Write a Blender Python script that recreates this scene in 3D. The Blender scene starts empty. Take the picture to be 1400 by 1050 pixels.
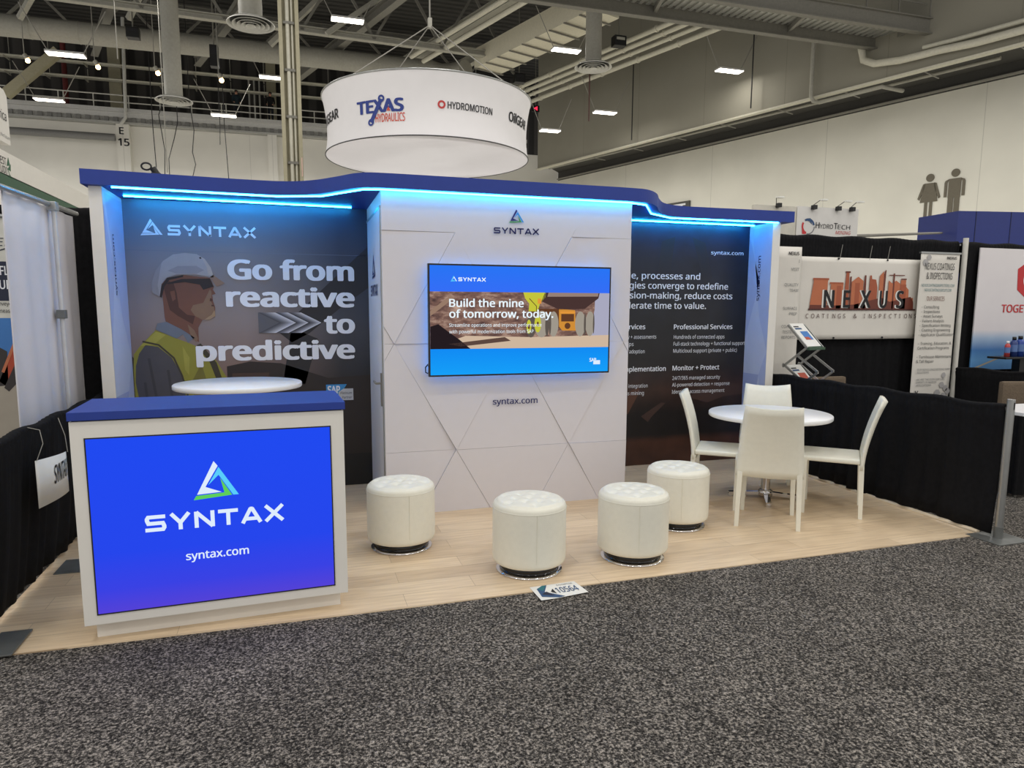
import bpy, bmesh, math, random
from mathutils import Vector, Matrix
random.seed(7)
PI = math.pi
S = bpy.context.scene
COL = S.collection

# ------------------------------------------------------------------ camera, world, lights, exposure
cd = bpy.data.cameras.new('camera')
cam = bpy.data.objects.new('camera', cd); COL.objects.link(cam); S.camera = cam
F_PX, PITCH, ROLL, YAW = 941.65, math.radians(-7.4417), math.radians(.2133), math.radians(16.851)
cd.sensor_fit = 'HORIZONTAL'; cd.sensor_width = 36.0; cd.lens = F_PX / 1400 * 36.0
cd.shift_x = (700 - 693.1) / 1400; cd.shift_y = (545.7 - 525) / 1400
cd.clip_start = .05; cd.clip_end = 300
fw = Vector((math.sin(YAW) * math.cos(PITCH), math.cos(YAW) * math.cos(PITCH), math.sin(PITCH)))
r0 = Vector((math.cos(YAW), -math.sin(YAW), 0)); u0 = r0.cross(fw)
rr = math.cos(ROLL) * r0 + math.sin(ROLL) * u0; uu = -math.sin(ROLL) * r0 + math.cos(ROLL) * u0
cam.matrix_world = Matrix(((rr.x, uu.x, -fw.x, 1.3517), (rr.y, uu.y, -fw.y, -3.5799), (rr.z, uu.z, -fw.z, 1.6161), (0, 0, 0, 1)))

S.view_settings.view_transform = 'Standard'; S.view_settings.look = 'None'
S.view_settings.exposure = 0.0; S.view_settings.gamma = 1.0
S.view_settings.use_curve_mapping = False

w = bpy.data.worlds.new('hall_air'); S.world = w; w.use_nodes = True
w.node_tree.nodes['Background'].inputs[0].default_value = (1.0, .97, .93, 1)
w.node_tree.nodes['Background'].inputs[1].default_value = .75

def lamp(loc, power, sx=1.2, sy=.5, col=(1, .965, .91)):
    ld = bpy.data.lights.new('ceiling_or_wash_light', 'AREA'); ld.shape = 'RECTANGLE'; ld.size = sx; ld.size_y = sy
    ld.energy = power; ld.color = col
    o = bpy.data.objects.new('ceiling_or_wash_light', ld); COL.objects.link(o); o.location = loc
    return o
# the hall's rows of ceiling lamps over the aisle and the booth (outside the frame); those in view carry their own light below
for lx in (-9, -2, 5, 12, 19):
    for ly in (-12, -4.5, 3, 10.5, 18):
        if lx + .35 * ly < 24: lamp((lx, ly, 11.0), 110)

for k in range(7):
    lamp((14.2 + 2.4 * k, 31 - 6.96 * k, 9.6), 215)  # added wash lights to brighten the right wall, no fixtures hang here
for lx in (-14, -6, 2, 10): lamp((lx, 36.5, 9.8), 200)

# ------------------------------------------------------------------ materials
def lin(c):
    c = c / 255.0
    return c / 12.92 if c <= .04045 else ((c + .055) / 1.055) ** 2.4
def L3(rgb): return (lin(rgb[0]), lin(rgb[1]), lin(rgb[2]), 1)
MATS = {}
def nodes(name):
    m = bpy.data.materials.new(name); m.use_nodes = True
    nt = m.node_tree
    return m, nt, nt.nodes['Principled BSDF']
def mat(name, rgb, rough=.6, metal=0.0, var=.06, scale=12, bump=0.0, bscale=80, spec=.5, coat=0.0):
    """procedural principled material, colour slightly varied by noise in object space"""
    if name in MATS: return MATS[name]
    m, nt, b = nodes(name); n = nt.nodes; l = nt.links
    tc = n.new('ShaderNodeTexCoord')
    nz = n.new('ShaderNodeTexNoise'); nz.inputs['Scale'].default_value = scale; nz.inputs['Detail'].default_value = 4
    rp = n.new('ShaderNodeValToRGB'); c = L3(rgb)
    rp.color_ramp.elements[0].position = .3; rp.color_ramp.elements[1].position = .7
    rp.color_ramp.elements[0].color = tuple(v * (1 - var) for v in c[:3]) + (1,)
    rp.color_ramp.elements[1].color = tuple(min(1, v * (1 + var)) for v in c[:3]) + (1,)
    l.new(tc.outputs['Object'], nz.inputs['Vector']); l.new(nz.outputs['Fac'], rp.inputs['Fac'])
    l.new(rp.outputs['Color'], b.inputs['Base Color'])
    b.inputs['Roughness'].default_value = rough; b.inputs['Metallic'].default_value = metal
    b.inputs['Specular IOR Level'].default_value = spec; b.inputs['Coat Weight'].default_value = coat
    if bump:
        n2 = n.new('ShaderNodeTexNoise'); n2.inputs['Scale'].default_value = bscale; n2.inputs['Detail'].default_value = 3
        bp = n.new('ShaderNodeBump'); bp.inputs['Strength'].default_value = bump; bp.inputs['Distance'].default_value = .01
        l.new(tc.outputs['Object'], n2.inputs['Vector']); l.new(n2.outputs['Fac'], bp.inputs['Height']); l.new(bp.outputs['Normal'], b.inputs['Normal'])
    MATS[name] = m
    return m
def glow(name, rgb, strength=1.0, raw=None):
    if name in MATS: return MATS[name]
    m = bpy.data.materials.new(name); m.use_nodes = True; nt = m.node_tree
    nt.nodes.remove(nt.nodes['Principled BSDF'])
    e = nt.nodes.new('ShaderNodeEmission'); e.inputs[0].default_value = (raw + (1,)) if raw else L3(rgb); e.inputs[1].default_value = strength
    nt.links.new(e.outputs[0], nt.nodes['Material Output'].inputs[0])
    MATS[name] = m
    return m
def translucent_cloth(name, rgb, share):
    m, nt, b = nodes(name); n = nt.nodes; l = nt.links
    tc = n.new('ShaderNodeTexCoord'); nz = n.new('ShaderNodeTexNoise'); nz.inputs['Scale'].default_value = 3
    rp = n.new('ShaderNodeValToRGB'); c = L3(rgb); rp.color_ramp.elements[0].color = tuple(v * .97 for v in c[:3]) + (1,); rp.color_ramp.elements[1].color = c
    l.new(tc.outputs['Object'], nz.inputs['Vector']); l.new(nz.outputs['Fac'], rp.inputs[0]); l.new(rp.outputs[0], b.inputs['Base Color']); b.inputs['Roughness'].default_value = .9
    t = n.new('ShaderNodeBsdfTranslucent'); l.new(rp.outputs[0], t.inputs[0])
    mx = n.new('ShaderNodeMixShader'); mx.inputs[0].default_value = share
    l.new(b.outputs[0], mx.inputs[1]); l.new(t.outputs[0], mx.inputs[2]); l.new(mx.outputs[0], n['Material Output'].inputs[0])
    return m
def ramp_glow(name, axis, stops, strength=1.0, noise=None):
    """emission whose colour runs along one object axis (the artwork shown on a screen or backlit print)"""
    m = bpy.data.materials.new(name); m.use_nodes = True; nt = m.node_tree; n = nt.nodes; l = nt.links
    n.remove(n['Principled BSDF'])
    e = n.new('ShaderNodeEmission'); e.inputs[1].default_value = strength
    l.new(e.outputs[0], n['Material Output'].inputs[0])
    l.new(ramp_node(nt, axis, stops), e.inputs[0])
    MATS[name] = m
    return m
def ramp_node(nt, axis, stops):
    n = nt.nodes; l = nt.links
    tc = n.new('ShaderNodeTexCoord'); sp = n.new('ShaderNodeSeparateXYZ'); l.new(tc.outputs['Object'], sp.inputs[0])
    a, b = stops[0][0], stops[-1][0]
    mr = n.new('ShaderNodeMapRange'); mr.inputs[1].default_value = a; mr.inputs[2].default_value = b
    l.new(sp.outputs['XYZ'.index(axis)], mr.inputs[0])
    rp = n.new('ShaderNodeValToRGB'); cr = rp.color_ramp
    while len(cr.elements) < len(stops): cr.elements.new(.5)
    for el, (p, c) in zip(cr.elements, stops): el.position = (p - a) / (b - a)
    for el, (p, c) in zip(cr.elements, stops): el.color = L3(c)
    l.new(mr.outputs[0], rp.inputs[0])
    return rp.outputs['Color']
def ramp_mat(name, axis, stops, rough=.5, axis2=None, stops2=None, mask=None, noise=None):
    """printed artwork: colour along one axis, optionally cross-faded to a second print along another"""
    m, nt, b = nodes(name); n = nt.nodes; l = nt.links
    out = ramp_node(nt, axis, stops)
    if stops2:
        o2 = ramp_node(nt, axis2, stops2); mk = ramp_node(nt, mask[0], [(mask[1], (0, 0, 0)), (mask[2], (255, 255, 255))])
        mx = n.new('ShaderNodeMixRGB'); l.new(mk, mx.inputs[0]); l.new(out, mx.inputs[1]); l.new(o2, mx.inputs[2]); out = mx.outputs[0]
    if noise:
        sc, amt = noise
        tc = n.new('ShaderNodeTexCoord'); nz = n.new('ShaderNodeTexNoise'); nz.inputs['Scale'].default_value = sc; nz.inputs['Detail'].default_value = 5
        l.new(tc.outputs['Object'], nz.inputs['Vector'])
        mx = n.new('ShaderNodeMixRGB'); mx.blend_type = 'OVERLAY'; mx.inputs[0].default_value = amt
        l.new(out, mx.inputs[1]); l.new(nz.outputs['Color'], mx.inputs[2])
        bw = n.new('ShaderNodeRGBToBW'); l.new(nz.outputs['Fac'], bw.inputs[0]); l.new(bw.outputs[0], mx.inputs[2]); out = mx.outputs[0]
    l.new(out, b.inputs['Base Color']); b.inputs['Roughness'].default_value = rough
    MATS[name] = m
    return m

M_WHITE = mat('white_laminate', (230, 227, 220), .45, var=.015)
M_PANEL = mat('white_relief_panel', (214, 211, 216), .5, var=.01)
M_BLUE = mat('blue_laminate', (27, 56, 146), .55, var=.04)
M_LEATHER = mat('white_leather', (231, 229, 215), .42, var=.02, scale=30, bump=.12, bscale=220)
M_CHROME = mat('chrome', (215, 215, 218), .08, 1.0, var=.02)
M_ALU = mat('brushed_aluminium', (170, 172, 172), .38, .9, var=.05)
M_STEELPLATE = mat('grey_steel_plate', (120, 122, 120), .5, .6, var=.12, scale=9)
M_DRAPE = mat('black_drape_fabric', (24, 24, 26), .95, var=.2, scale=30, bump=.2, bscale=300, spec=.15)
M_BLACK = mat('black_plastic', (14, 14, 15), .4, var=.1)
M_BLACKGLOSS = mat('black_gloss', (8, 8, 9), .12, var=.1)
M_FABRICW = mat('white_fabric', (214, 212, 218), .9, var=.02, scale=8, bump=.05)
M_PIPE = mat('painted_pipe', (205, 202, 186), .55, var=.06)
M_STEEL = mat('painted_steel_dark', (124, 122, 114), .6, var=.08)
M_STEEL2 = mat('painted_steel_mid', (165, 163, 152), .6, var=.08)
M_TAN = mat('tan_steel', (172, 166, 140), .6, var=.05)
M_DUCT = mat('grey_duct', (160, 158, 148), .6, var=.06)
M_DUCTL = mat('beige_duct_board', (215, 210, 190), .7, var=.05)
M_CABLE = mat('dark_cable', (40, 40, 40), .7)
M_CABLEL = mat('light_cable', (150, 148, 140), .6)
M_RAIL = mat('rail_paint', (205, 204, 196), .5)
M_BROWN = mat('brown_upholstery', (112, 98, 82), .95, var=.25, scale=120, bump=.2)
M_PAPER = mat('white_paper', (226, 226, 222), .8, var=.02)
M_INK = mat('ink_black', (28, 28, 32), .7)
M_INKG = mat('ink_grey', (120, 122, 124), .7)
M_NAVY = mat('ink_navy', (24, 30, 92), .6)
M_VINYLW = mat('vinyl_white', (232, 234, 240), .5, var=.01)
M_LED = glow('led_blue_strip', None, 1.0, raw=(.8, 12.0, 26.0)); M_LED2 = glow('led_blue_strip_rear', None, 1.0, raw=(.8, 24.0, 56.0))
M_LEDTV = glow('led_tv_backlight', None, 1.0, raw=(.06, 2.6, 9.0))
M_LAMP = glow('lamp_diffuser', (255, 246, 230), 9.0)
M_BULB = glow('warm_spot_bulb', (255, 200, 130), 14.0)

# ------------------------------------------------------------------ object helpers
def tag(o, label=None, cat=None, group=None, kind=None):
    if label: o['label'] = label
    if cat: o['category'] = cat
    if group: o['group'] = group
    if kind: o['kind'] = kind
    return o
def thing(name, label, cat, loc=(0, 0, 0), group=None, kind=None):
    o = bpy.data.objects.new(name, None); COL.objects.link(o); o.location = loc
    o.empty_display_size = .1
    return tag(o, label, cat, group, kind)
def total_off(p):
    v = Vector((0, 0, 0))
    while p: v += p.location; p = p.parent
    return v
class MB:
    """collects shapes into one mesh"""
    def __init__(s): s.v = []; s.f = []; s.mi = []; s.sm = []; s.m = 0; s.smooth = False
    def mat(s, i): s.m = i; return s
    def add(s, vs, fs, smooth=None):
        b = len(s.v); s.v += [Vector(v) for v in vs]
        for f in fs: s.f.append([b + i for i in f]); s.mi.append(s.m); s.sm.append(s.smooth if smooth is None else smooth)
        return s
    def box(s, lo, hi, bev=0.0, M=None):
        bm = bmesh.new()
        lo = Vector(lo); hi = Vector(hi)
        mt = Matrix.Translation((lo + hi) / 2) @ Matrix.Diagonal((*(hi - lo), 1))
        bmesh.ops.create_cube(bm, size=1, matrix=mt)
        if bev: bmesh.ops.bevel(bm, geom=bm.edges[:], offset=bev, segments=2, profile=.7, affect='EDGES')
        if M is not None: bmesh.ops.transform(bm, matrix=M, verts=bm.verts[:])
        bm.verts.index_update()
        s.add([v.co.copy() for v in bm.verts], [[v.index for v in f.verts] for f in bm.faces]); bm.free()
        return s
    def prism(s, pts, z0, z1, M=None):
        """closed 2-D outline extruded in z"""
        n = len(pts); vs = [(x, y, z0) for x, y in pts] + [(x, y, z1) for x, y in pts]
        fs = [list(range(n))[::-1], list(range(n, 2 * n))] + [[i, (i + 1) % n, n + (i + 1) % n, n + i] for i in range(n)]
        if M is not None: vs = [M @ Vector(v) for v in vs]
        return s.add(vs, fs)
    def tube(s, path, r, n=8, cap=True, close=False):
        P = [Vector(p) for p in path]; k = len(P); rs = r if isinstance(r, (list, tuple)) else [r] * k
        vs = []; up = None
        for i, p in enumerate(P):
            t = (P[min(i + 1, k - 1)] - P[max(i - 1, 0)])
            if t.length < 1e-9: t = Vector((0, 0, 1))
            t.normalize()
            if up is None:
                up = Vector((0, 0, 1)) if abs(t.z) < .9 else Vector((1, 0, 0))
            a = (up - t * up.dot(t)).normalized(); b = t.cross(a); up = a
            for j in range(n):
                q = 2 * PI * j / n; vs.append(p + (a * math.cos(q) + b * math.sin(q)) * rs[i])
        fs = [[i * n + j, i * n + (j + 1) % n, (i + 1) * n + (j + 1) % n, (i + 1) * n + j] for i in range(k - 1) for j in range(n)]
        s.add(vs, fs, True)
        if cap: s.add(vs[:n], [list(range(n))[::-1]], False); s.add(vs[-n:], [list(range(n))], False)
        return s
    def beam(s, a, b, wd, ht):
        """rectangular bar from a to b"""
        a = Vector(a); b = Vector(b); t = (b - a).normalized()
        up = Vector((0, 0, 1)) if abs(t.z) < .95 else Vector((0, 1, 0))
        x = t.cross(up).normalized(); y = x.cross(t)
        vs = []
        for p in (a, b):
            for q, h in ((-1, -1), (1, -1), (1, 1), (-1, 1)): vs.append(p + x * q * wd / 2 + y * h * ht / 2)
        return s.add(vs, [[3, 2, 1, 0], [4, 5, 6, 7], [0, 1, 5, 4], [1, 2, 6, 5], [2, 3, 7, 6], [3, 0, 4, 7]], False)
    def ibeam(s, a, b, wd, ht, t=.03):
        a = Vector(a); b = Vector(b); d = Vector((0, 0, ht / 2))
        s.beam(a + d, b + d, wd, t); s.beam(a - d, b - d, wd, t); s.beam(a, b, t, ht)
        return s
    def lathe(s, prof, c=(0, 0, 0), n=48, zf=None):
        vs = []; k = len(prof)
        for r, z in prof:
            for j in range(n):
                q = 2 * PI * j / n; x, y = r * math.cos(q), r * math.sin(q)
                vs.append((c[0] + x, c[1] + y, c[2] + z + (zf(x, y) if zf and r < zf.r else 0)))
        fs = [[i * n + j, i * n + (j + 1) % n, (i + 1) * n + (j + 1) % n, (i + 1) * n + j] for i in range(k - 1) for j in range(n)]
        s.add(vs, fs, True)
        return s
    def ball(s, c, r, n=12, sq=(1, 1, 1)):
        pr = [(r * math.sin(PI * i / n) + 1e-5, -r * math.cos(PI * i / n)) for i in range(n + 1)]
        b = len(s.v); s.lathe(pr, (0, 0, 0), n * 2)
        for i in range(b, len(s.v)):
            v = s.v[i]; s.v[i] = Vector((c[0] + v.x * sq[0], c[1] + v.y * sq[1], c[2] + v.z * sq[2]))
        return s
    def build(s, name, mats, parent=None, recalc=True, autoorigin=True):
        me = bpy.data.meshes.new(name)
        if parent is not None: off = total_off(parent)
        elif autoorigin and s.v:
            xs = [v.x for v in s.v]; ys = [v.y for v in s.v]; zs = [v.z for v in s.v]
            off = Vector(((min(xs) + max(xs)) / 2, (min(ys) + max(ys)) / 2, min(zs)))
        else: off = Vector((0, 0, 0))
        me.from_pydata([tuple(v - off) for v in s.v], [], s.f)
        if not isinstance(mats, (list, tuple)): mats = [mats]
        for m in mats: me.materials.append(m)
        me.polygons.foreach_set('material_index', s.mi); me.polygons.foreach_set('use_smooth', s.sm)
        me.update()
        if recalc:
            bm = bmesh.new(); bm.from_mesh(me); bmesh.ops.recalc_face_normals(bm, faces=bm.faces[:]); bm.to_mesh(me); bm.free()
        o = bpy.data.objects.new(name, me); COL.objects.link(o)
        if parent is not None: o.parent = parent
        else: o.location = off
        return o
def dup(root, loc, rz=0.0, label=None):
    r = root.copy(); COL.objects.link(r); r.location = loc; r.rotation_euler = (0, 0, rz)
    if label: r['label'] = label
    for ch in list(root.children):
        c = ch.copy(); COL.objects.link(c); c.parent = r
        for g in list(ch.children):
            d = g.copy(); COL.objects.link(d); d.parent = c
    return r
def struct(name, mb, m, **k): return tag(mb.build(name, m, **k), kind='structure')

# ------------------------------------------------------------------ lettering and printed shapes
_TC = {}
try:    # the sans face that ships inside Blender itself
    import os
    _FONT = bpy.data.fonts.load(os.path.join(bpy.utils.system_resource('DATAFILES'), 'fonts', 'NotoSansHebrew-Regular.woff2'))
except Exception:
    _FONT = None
def glyphs(s, bold, res=3):
    key = (s, bold, res)
    if key in _TC: return _TC[key]
    cu = bpy.data.curves.new('t', 'FONT'); cu.body = s; cu.size = 1; cu.offset = 0; cu.resolution_u = res
    if _FONT: cu.font = _FONT
    ob = bpy.data.objects.new('t', cu); me = None
    try: me = bpy.data.meshes.new_from_object(ob)
    except Exception: me = None
    if me is None or len(me.polygons) == 0:
        COL.objects.link(ob); dg = bpy.context.evaluated_depsgraph_get()
        me = bpy.data.meshes.new_from_object(ob.evaluated_get(dg)); COL.objects.unlink(ob)
    vs = [(v.co.x, v.co.y) for v in me.vertices]; fs = [list(p.vertices) for p in me.polygons]
    bpy.data.objects.remove(ob); bpy.data.curves.remove(cu); bpy.data.meshes.remove(me)
    lf = [0.0] * len(vs)
    if bold >= .008:        # a heavier weight: the outline spread sideways, each pass a hair above the last
        dirs = [(1, 0), (-1, 0), (.7, .5), (-.7, .5), (.7, -.5), (-.7, -.5)] + ([(.35, .4), (-.35, .4), (.35, -.4), (-.35, -.4), (.35, 0), (-.35, 0)] if bold > .03 else [])
        v0, f0 = vs, fs; vs, fs = list(v0), list(f0)
        for k, (dx, dy) in enumerate(dirs):
            b = len(vs); vs += [(x + dx * bold, y + dy * bold) for x, y in v0]; fs += [[b + i for i in f] for f in f0]; lf += [(k + 1) * 4e-5] * len(v0)
    _TC[key] = (vs, fs, lf)
    return _TC[key]
_hv = glyphs('H', 0.0)[0]
CAP = max(y for x, y in _hv)
class Gfx:
    """flat print on a face: P(u, v, lift) gives the point; shapes are gathered per material into one mesh"""
    def __init__(s, P=None, o=(0, 0, 0), u=(1, 0, 0), v=(0, 0, 1), n=(0, -1, 0), base=.0012, step=.0007):
        o, u, v, n = Vector(o), Vector(u), Vector(v), Vector(n)
        s.P = P or (lambda a, b, h: o + u * a + v * b + n * h)
        s.base, s.step = base, step; s.mb = MB(); s.ml = []
    def mi(s, m):
        if m not in s.ml: s.ml.append(m)
        return s.ml.index(m)
    def poly(s, pts, m, layer=0, rot=0):
        h = s.base + s.step * layer
        s.mb.mat(s.mi(m)).add([s.P(a, b, h) for a, b in pts], [list(range(len(pts)))], False)
        return s
    def rect(s, a0, b0, a1, b1, m, layer=0): return s.poly([(a0, b0), (a1, b0), (a1, b1), (a0, b1)], m, layer)
    def disc(s, a, b, r, m, layer=0, n=24, r2=None, q0=0, q1=2 * PI):
        r2 = r2 or r
        return s.poly([(a + r * math.cos(q0 + (q1 - q0) * i / n), b + r2 * math.sin(q0 + (q1 - q0) * i / n)) for i in range(n)], m, layer)
    def ring(s, a, b, ro, ri, m, layer=0, q0=0, q1=2 * PI, n=28):
        for i in range(n):
            p, q = q0 + (q1 - q0) * i / n, q0 + (q1 - q0) * (i + 1) / n
            s.poly([(a + ro * math.cos(p), b + ro * math.sin(p)), (a + ro * math.cos(q), b + ro * math.sin(q)), (a + ri * math.cos(q), b + ri * math.sin(q)), (a + ri * math.cos(p), b + ri * math.sin(p))], m, layer)
        return s
    def line(s, pts, t, m, layer=0):
        """mitred thick polyline"""
        P = [Vector(p) for p in pts]; k = len(P); Lf = []; Rt = []
        for i in range(k):
            d1 = (P[i] - P[i - 1]).normalized() if i else None; d2 = (P[i + 1] - P[i]).normalized() if i < k - 1 else None
            if d1 is None: n_ = Vector((-d2.y, d2.x)); q = 1
            elif d2 is None: n_ = Vector((-d1.y, d1.x)); q = 1
            else:
                a = Vector((-d1.y, d1.x)); b = Vector((-d2.y, d2.x)); n_ = (a + b).normalized(); q = 1 / max(.4, n_.dot(a))
            Lf.append(P[i] + n_ * t / 2 * q); Rt.append(P[i] - n_ * t / 2 * q)
        for i in range(k - 1): s.poly([Lf[i], Lf[i + 1], Rt[i + 1], Rt[i]], m, layer)
        return s
    def text(s, t, a0, b0, h, m, a1=None, bold=0.0, layer=3, align='l', rot=False, slant=0.0, xs=1.0, rise=0.0, res=2):
        vs, fs, lf = glyphs(t, bold, res)
        if not fs: return s
        k = h / CAP; x0 = min(v[0] for v in vs); x1 = max(v[0] for v in vs)
        kx = (a1 - a0) / (x1 - x0) if a1 is not None else k * xs
        wd = (x1 - x0) * kx
        sh = {'l': 0, 'c': -wd / 2, 'r': -wd}[align]
        lift = s.base + s.step * layer; out = []
        lift0 = lift
        for (x, y), e in zip(vs, lf):
            lift = lift0 + e
            a = (x - x0) * kx + sh + slant * y * k; b = y * k + rise * (x - x0) / (x1 - x0)
            out.append(s.P(a0 - b, b0 + a, lift) if rot else s.P(a0 + a, b0 + b, lift))
        s.mb.mat(s.mi(m)).add(out, fs, False)
        return s
    def syntax(s, a0, b0, a1, h, m, layer=3, t=None):
        """the wide squared SYNTAX wordmark"""
        t = t or h * .2; W = (a1 - a0); lw = W / 6.9; gp = W * (.9 / 6.9) / 5.0
        T = t / h / 2; X = lw
        def st(i, pts): s.line([(a0 + i * (lw + gp) + x * X, b0 + y * h) for x, y in pts], t, m, layer)
        e = t / X / 2
        st(0, [(.97, 1 - T), (.16, 1 - T), (e, 1 - 2 * T), (e, .5 + 1.6 * T), (.16, .5), (.84, .5), (1 - e, .5 - 1.6 * T), (1 - e, 2 * T), (.84, T), (.0, T)])
        st(1, [(.07, 1), (.5, .42), (.93, 1)]); st(1, [(.5, .5), (.5, 0)])
        st(2, [(e, 0), (e, 1)]); st(2, [(1 - e, 0), (1 - e, 1)]); st(2, [(e, .97), (1 - e, .03)])
        st(3, [(0, 1 - T), (1, 1 - T)]); st(3, [(.5, 1 - T), (.5, 0)])
        st(4, [(.04, 0), (.47, .93)]); st(4, [(.53, .93), (.96, 0)]); st(4, [(.2, .27), (.8, .27)]); st(4, [(.42, .9), (.58, .9)])
        st(5, [(.05, 1), (.95, 0)]); st(5, [(.95, 1), (.05, 0)])
        return s
    def triangle(s, a, b, wd, h, m1, m2, m3, layer=3):
        """the three-piece triangular mark"""
        def p(pts): return [(a + x * wd, b + y * h) for x, y in pts]
        A = p([(.475, 1.0), (.56, .87), (.27, .33), (.57, .20), (.62, .17), (.08, .14)])
        s.poly(A[:3] + [A[2], A[5]][1:], m1, layer) ; s.poly([A[2], A[4], A[5]], m1, layer)
        s.poly(p([(.575, .84), (1.0, .07), (.875, .07), (.57, .63)]), m2, layer); s.poly(p([(.575, .84), (.57, .63), (.33, .37)]), m2, layer)
        s.poly(p([(.0, .0), (.06, .11), (.68, .15), (.85, .07)]), m3, layer); s.poly(p([(.68, .15), (.60, .55), (.85, .07)]), m3, layer)
        return s
    def build(s, name, parent): return s.mb.build(name, s.ml, parent, recalc=False)
M = {k: mat('print_' + k, c, .55, var=.03) for k, c in {
    'skin': (112, 72, 58), 'skin_dark': (78, 47, 40), 'beard': (128, 100, 80), 'helmet': (158, 153, 154), 'helmet_rim': (140, 112, 96), 'glass': (40, 32, 34),
    'collar': (104, 112, 126), 'vest': (140, 136, 52), 'vest_trim': (60, 54, 40), 'sleeve': (74, 72, 78), 'sleeve_fold': (60, 58, 64), 'boom': (38, 36, 40), 'rig': (44, 36, 34), 'cabin': (70, 52, 44),
    'arrow_a': (190, 192, 200), 'arrow_b': (160, 162, 172), 'arrow_c': (200, 202, 210), 'arrow_tail': (112, 112, 122), 'sap': (56, 140, 200), 'plat': (190, 192, 196),
    'blue': (52, 150, 215), 'green': (70, 150, 90), 'navy': (24, 34, 110), 'rust': (168, 88, 58), 'rust_light': (192, 112, 76), 'rust_dark': (110, 52, 38),
    'rust_deep': (74, 34, 30), 'red': (196, 44, 50), 'tblue': (38, 60, 140), 'tred': (206, 78, 58), 'hred': (190, 60, 60), 'gold': (205, 150, 70), 'rock': (62, 42, 36), 'rock2': (84, 52, 38),
    'bandnavy': (26, 32, 58), 'sky': (60, 120, 190), 'sand': (168, 160, 146), 'machine': (176, 70, 44), 'machine_dark': (54, 48, 48), 'teal': (40, 110, 120), 'signblue': (44, 78, 120), 'leaf': (40, 100, 70)}.items()}
E_W = glow('screen_white', (235, 248, 255), 1.0)
E_CY = glow('screen_cyan', (90, 205, 250), 1.0)
E_GR = glow('screen_green', (95, 205, 90), 1.0)
E_SK = glow('screen_pale', (222, 236, 252), 1.0)

# ------------------------------------------------------------------ the hall: floor, walls, ceiling
def carpet_material():
    m, nt, b = nodes('grey_speckled_carpet'); n = nt.nodes; l = nt.links
    tc = n.new('ShaderNodeTexCoord')
    a = n.new('ShaderNodeTexNoise'); a.inputs['Scale'].default_value = 92; a.inputs['Detail'].default_value = 3; a.inputs['Roughness'].default_value = .7
    c = n.new('ShaderNodeTexNoise'); c.inputs['Scale'].default_value = 1.6; c.inputs['Detail'].default_value = 3
    rp = n.new('ShaderNodeValToRGB'); cr = rp.color_ramp
    cr.elements[0].position = .36; cr.elements[0].color = L3((26, 25, 24)); cr.elements[1].position = .68; cr.elements[1].color = L3((184, 176, 166))
    e = cr.elements.new(.5); e.color = L3((80, 77, 74))
    mx = n.new('ShaderNodeMixRGB'); mx.blend_type = 'MULTIPLY'; mx.inputs[0].default_value = 1
    r2 = n.new('ShaderNodeValToRGB'); r2.color_ramp.elements[0].position = .35; r2.color_ramp.elements[0].color = (.8, .8, .8, 1); r2.color_ramp.elements[1].position = .65; r2.color_ramp.elements[1].color = (1, 1, 1, 1)
    l.new(tc.outputs['Object'], a.inputs['Vector']); l.new(tc.outputs['Object'], c.inputs['Vector'])
    l.new(a.outputs['Fac'], rp.inputs[0]); l.new(c.outputs['Fac'], r2.inputs[0]); l.new(rp.outputs[0], mx.inputs[1]); l.new(r2.outputs[0], mx.inputs[2])
    l.new(mx.outputs[0], b.inputs['Base Color']); b.inputs['Roughness'].default_value = 1; b.inputs['Specular IOR Level'].default_value = .1
    bp = n.new('ShaderNodeBump'); bp.inputs['Strength'].default_value = .7; bp.inputs['Distance'].default_value = .012
    l.new(a.outputs['Fac'], bp.inputs['Height']); l.new(bp.outputs[0], b.inputs['Normal'])
    return m
def plank_material():
    m, nt, b = nodes('light_maple_planks'); n = nt.nodes; l = nt.links
    tc = n.new('ShaderNodeTexCoord')
    br = n.new('ShaderNodeTexBrick'); br.offset = .37; br.inputs['Scale'].default_value = 1; br.inputs['Brick Width'].default_value = 1.15; br.inputs['Row Height'].default_value = .17
    br.inputs['Mortar Size'].default_value = .0012; br.inputs['Color1'].default_value = L3((230, 208, 176)); br.inputs['Color2'].default_value = L3((210, 186, 154)); br.inputs['Mortar'].default_value = L3((170, 148, 120))
    mp = n.new('ShaderNodeMapping'); mp.inputs['Scale'].default_value = (1.2, 14, 1)
    nz = n.new('ShaderNodeTexNoise'); nz.inputs['Scale'].default_value = 3; nz.inputs['Detail'].default_value = 6
    rp = n.new('ShaderNodeValToRGB'); rp.color_ramp.elements[0].position = .3; rp.color_ramp.elements[0].color = (.78, .74, .70, 1); rp.color_ramp.elements[1].position = .62; rp.color_ramp.elements[1].color = (1, 1, 1, 1)
    mx = n.new('ShaderNodeMixRGB'); mx.blend_type = 'MULTIPLY'; mx.inputs[0].default_value = .8
    l.new(tc.outputs['Object'], br.inputs['Vector']); l.new(tc.outputs['Object'], mp.inputs[0]); l.new(mp.outputs[0], nz.inputs['Vector'])
    l.new(nz.outputs['Fac'], rp.inputs[0]); l.new(br.outputs['Color'], mx.inputs[1]); l.new(rp.outputs[0], mx.inputs[2]); l.new(mx.outputs[0], b.inputs['Base Color'])
    b.inputs['Roughness'].default_value = .42
    return m
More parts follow.
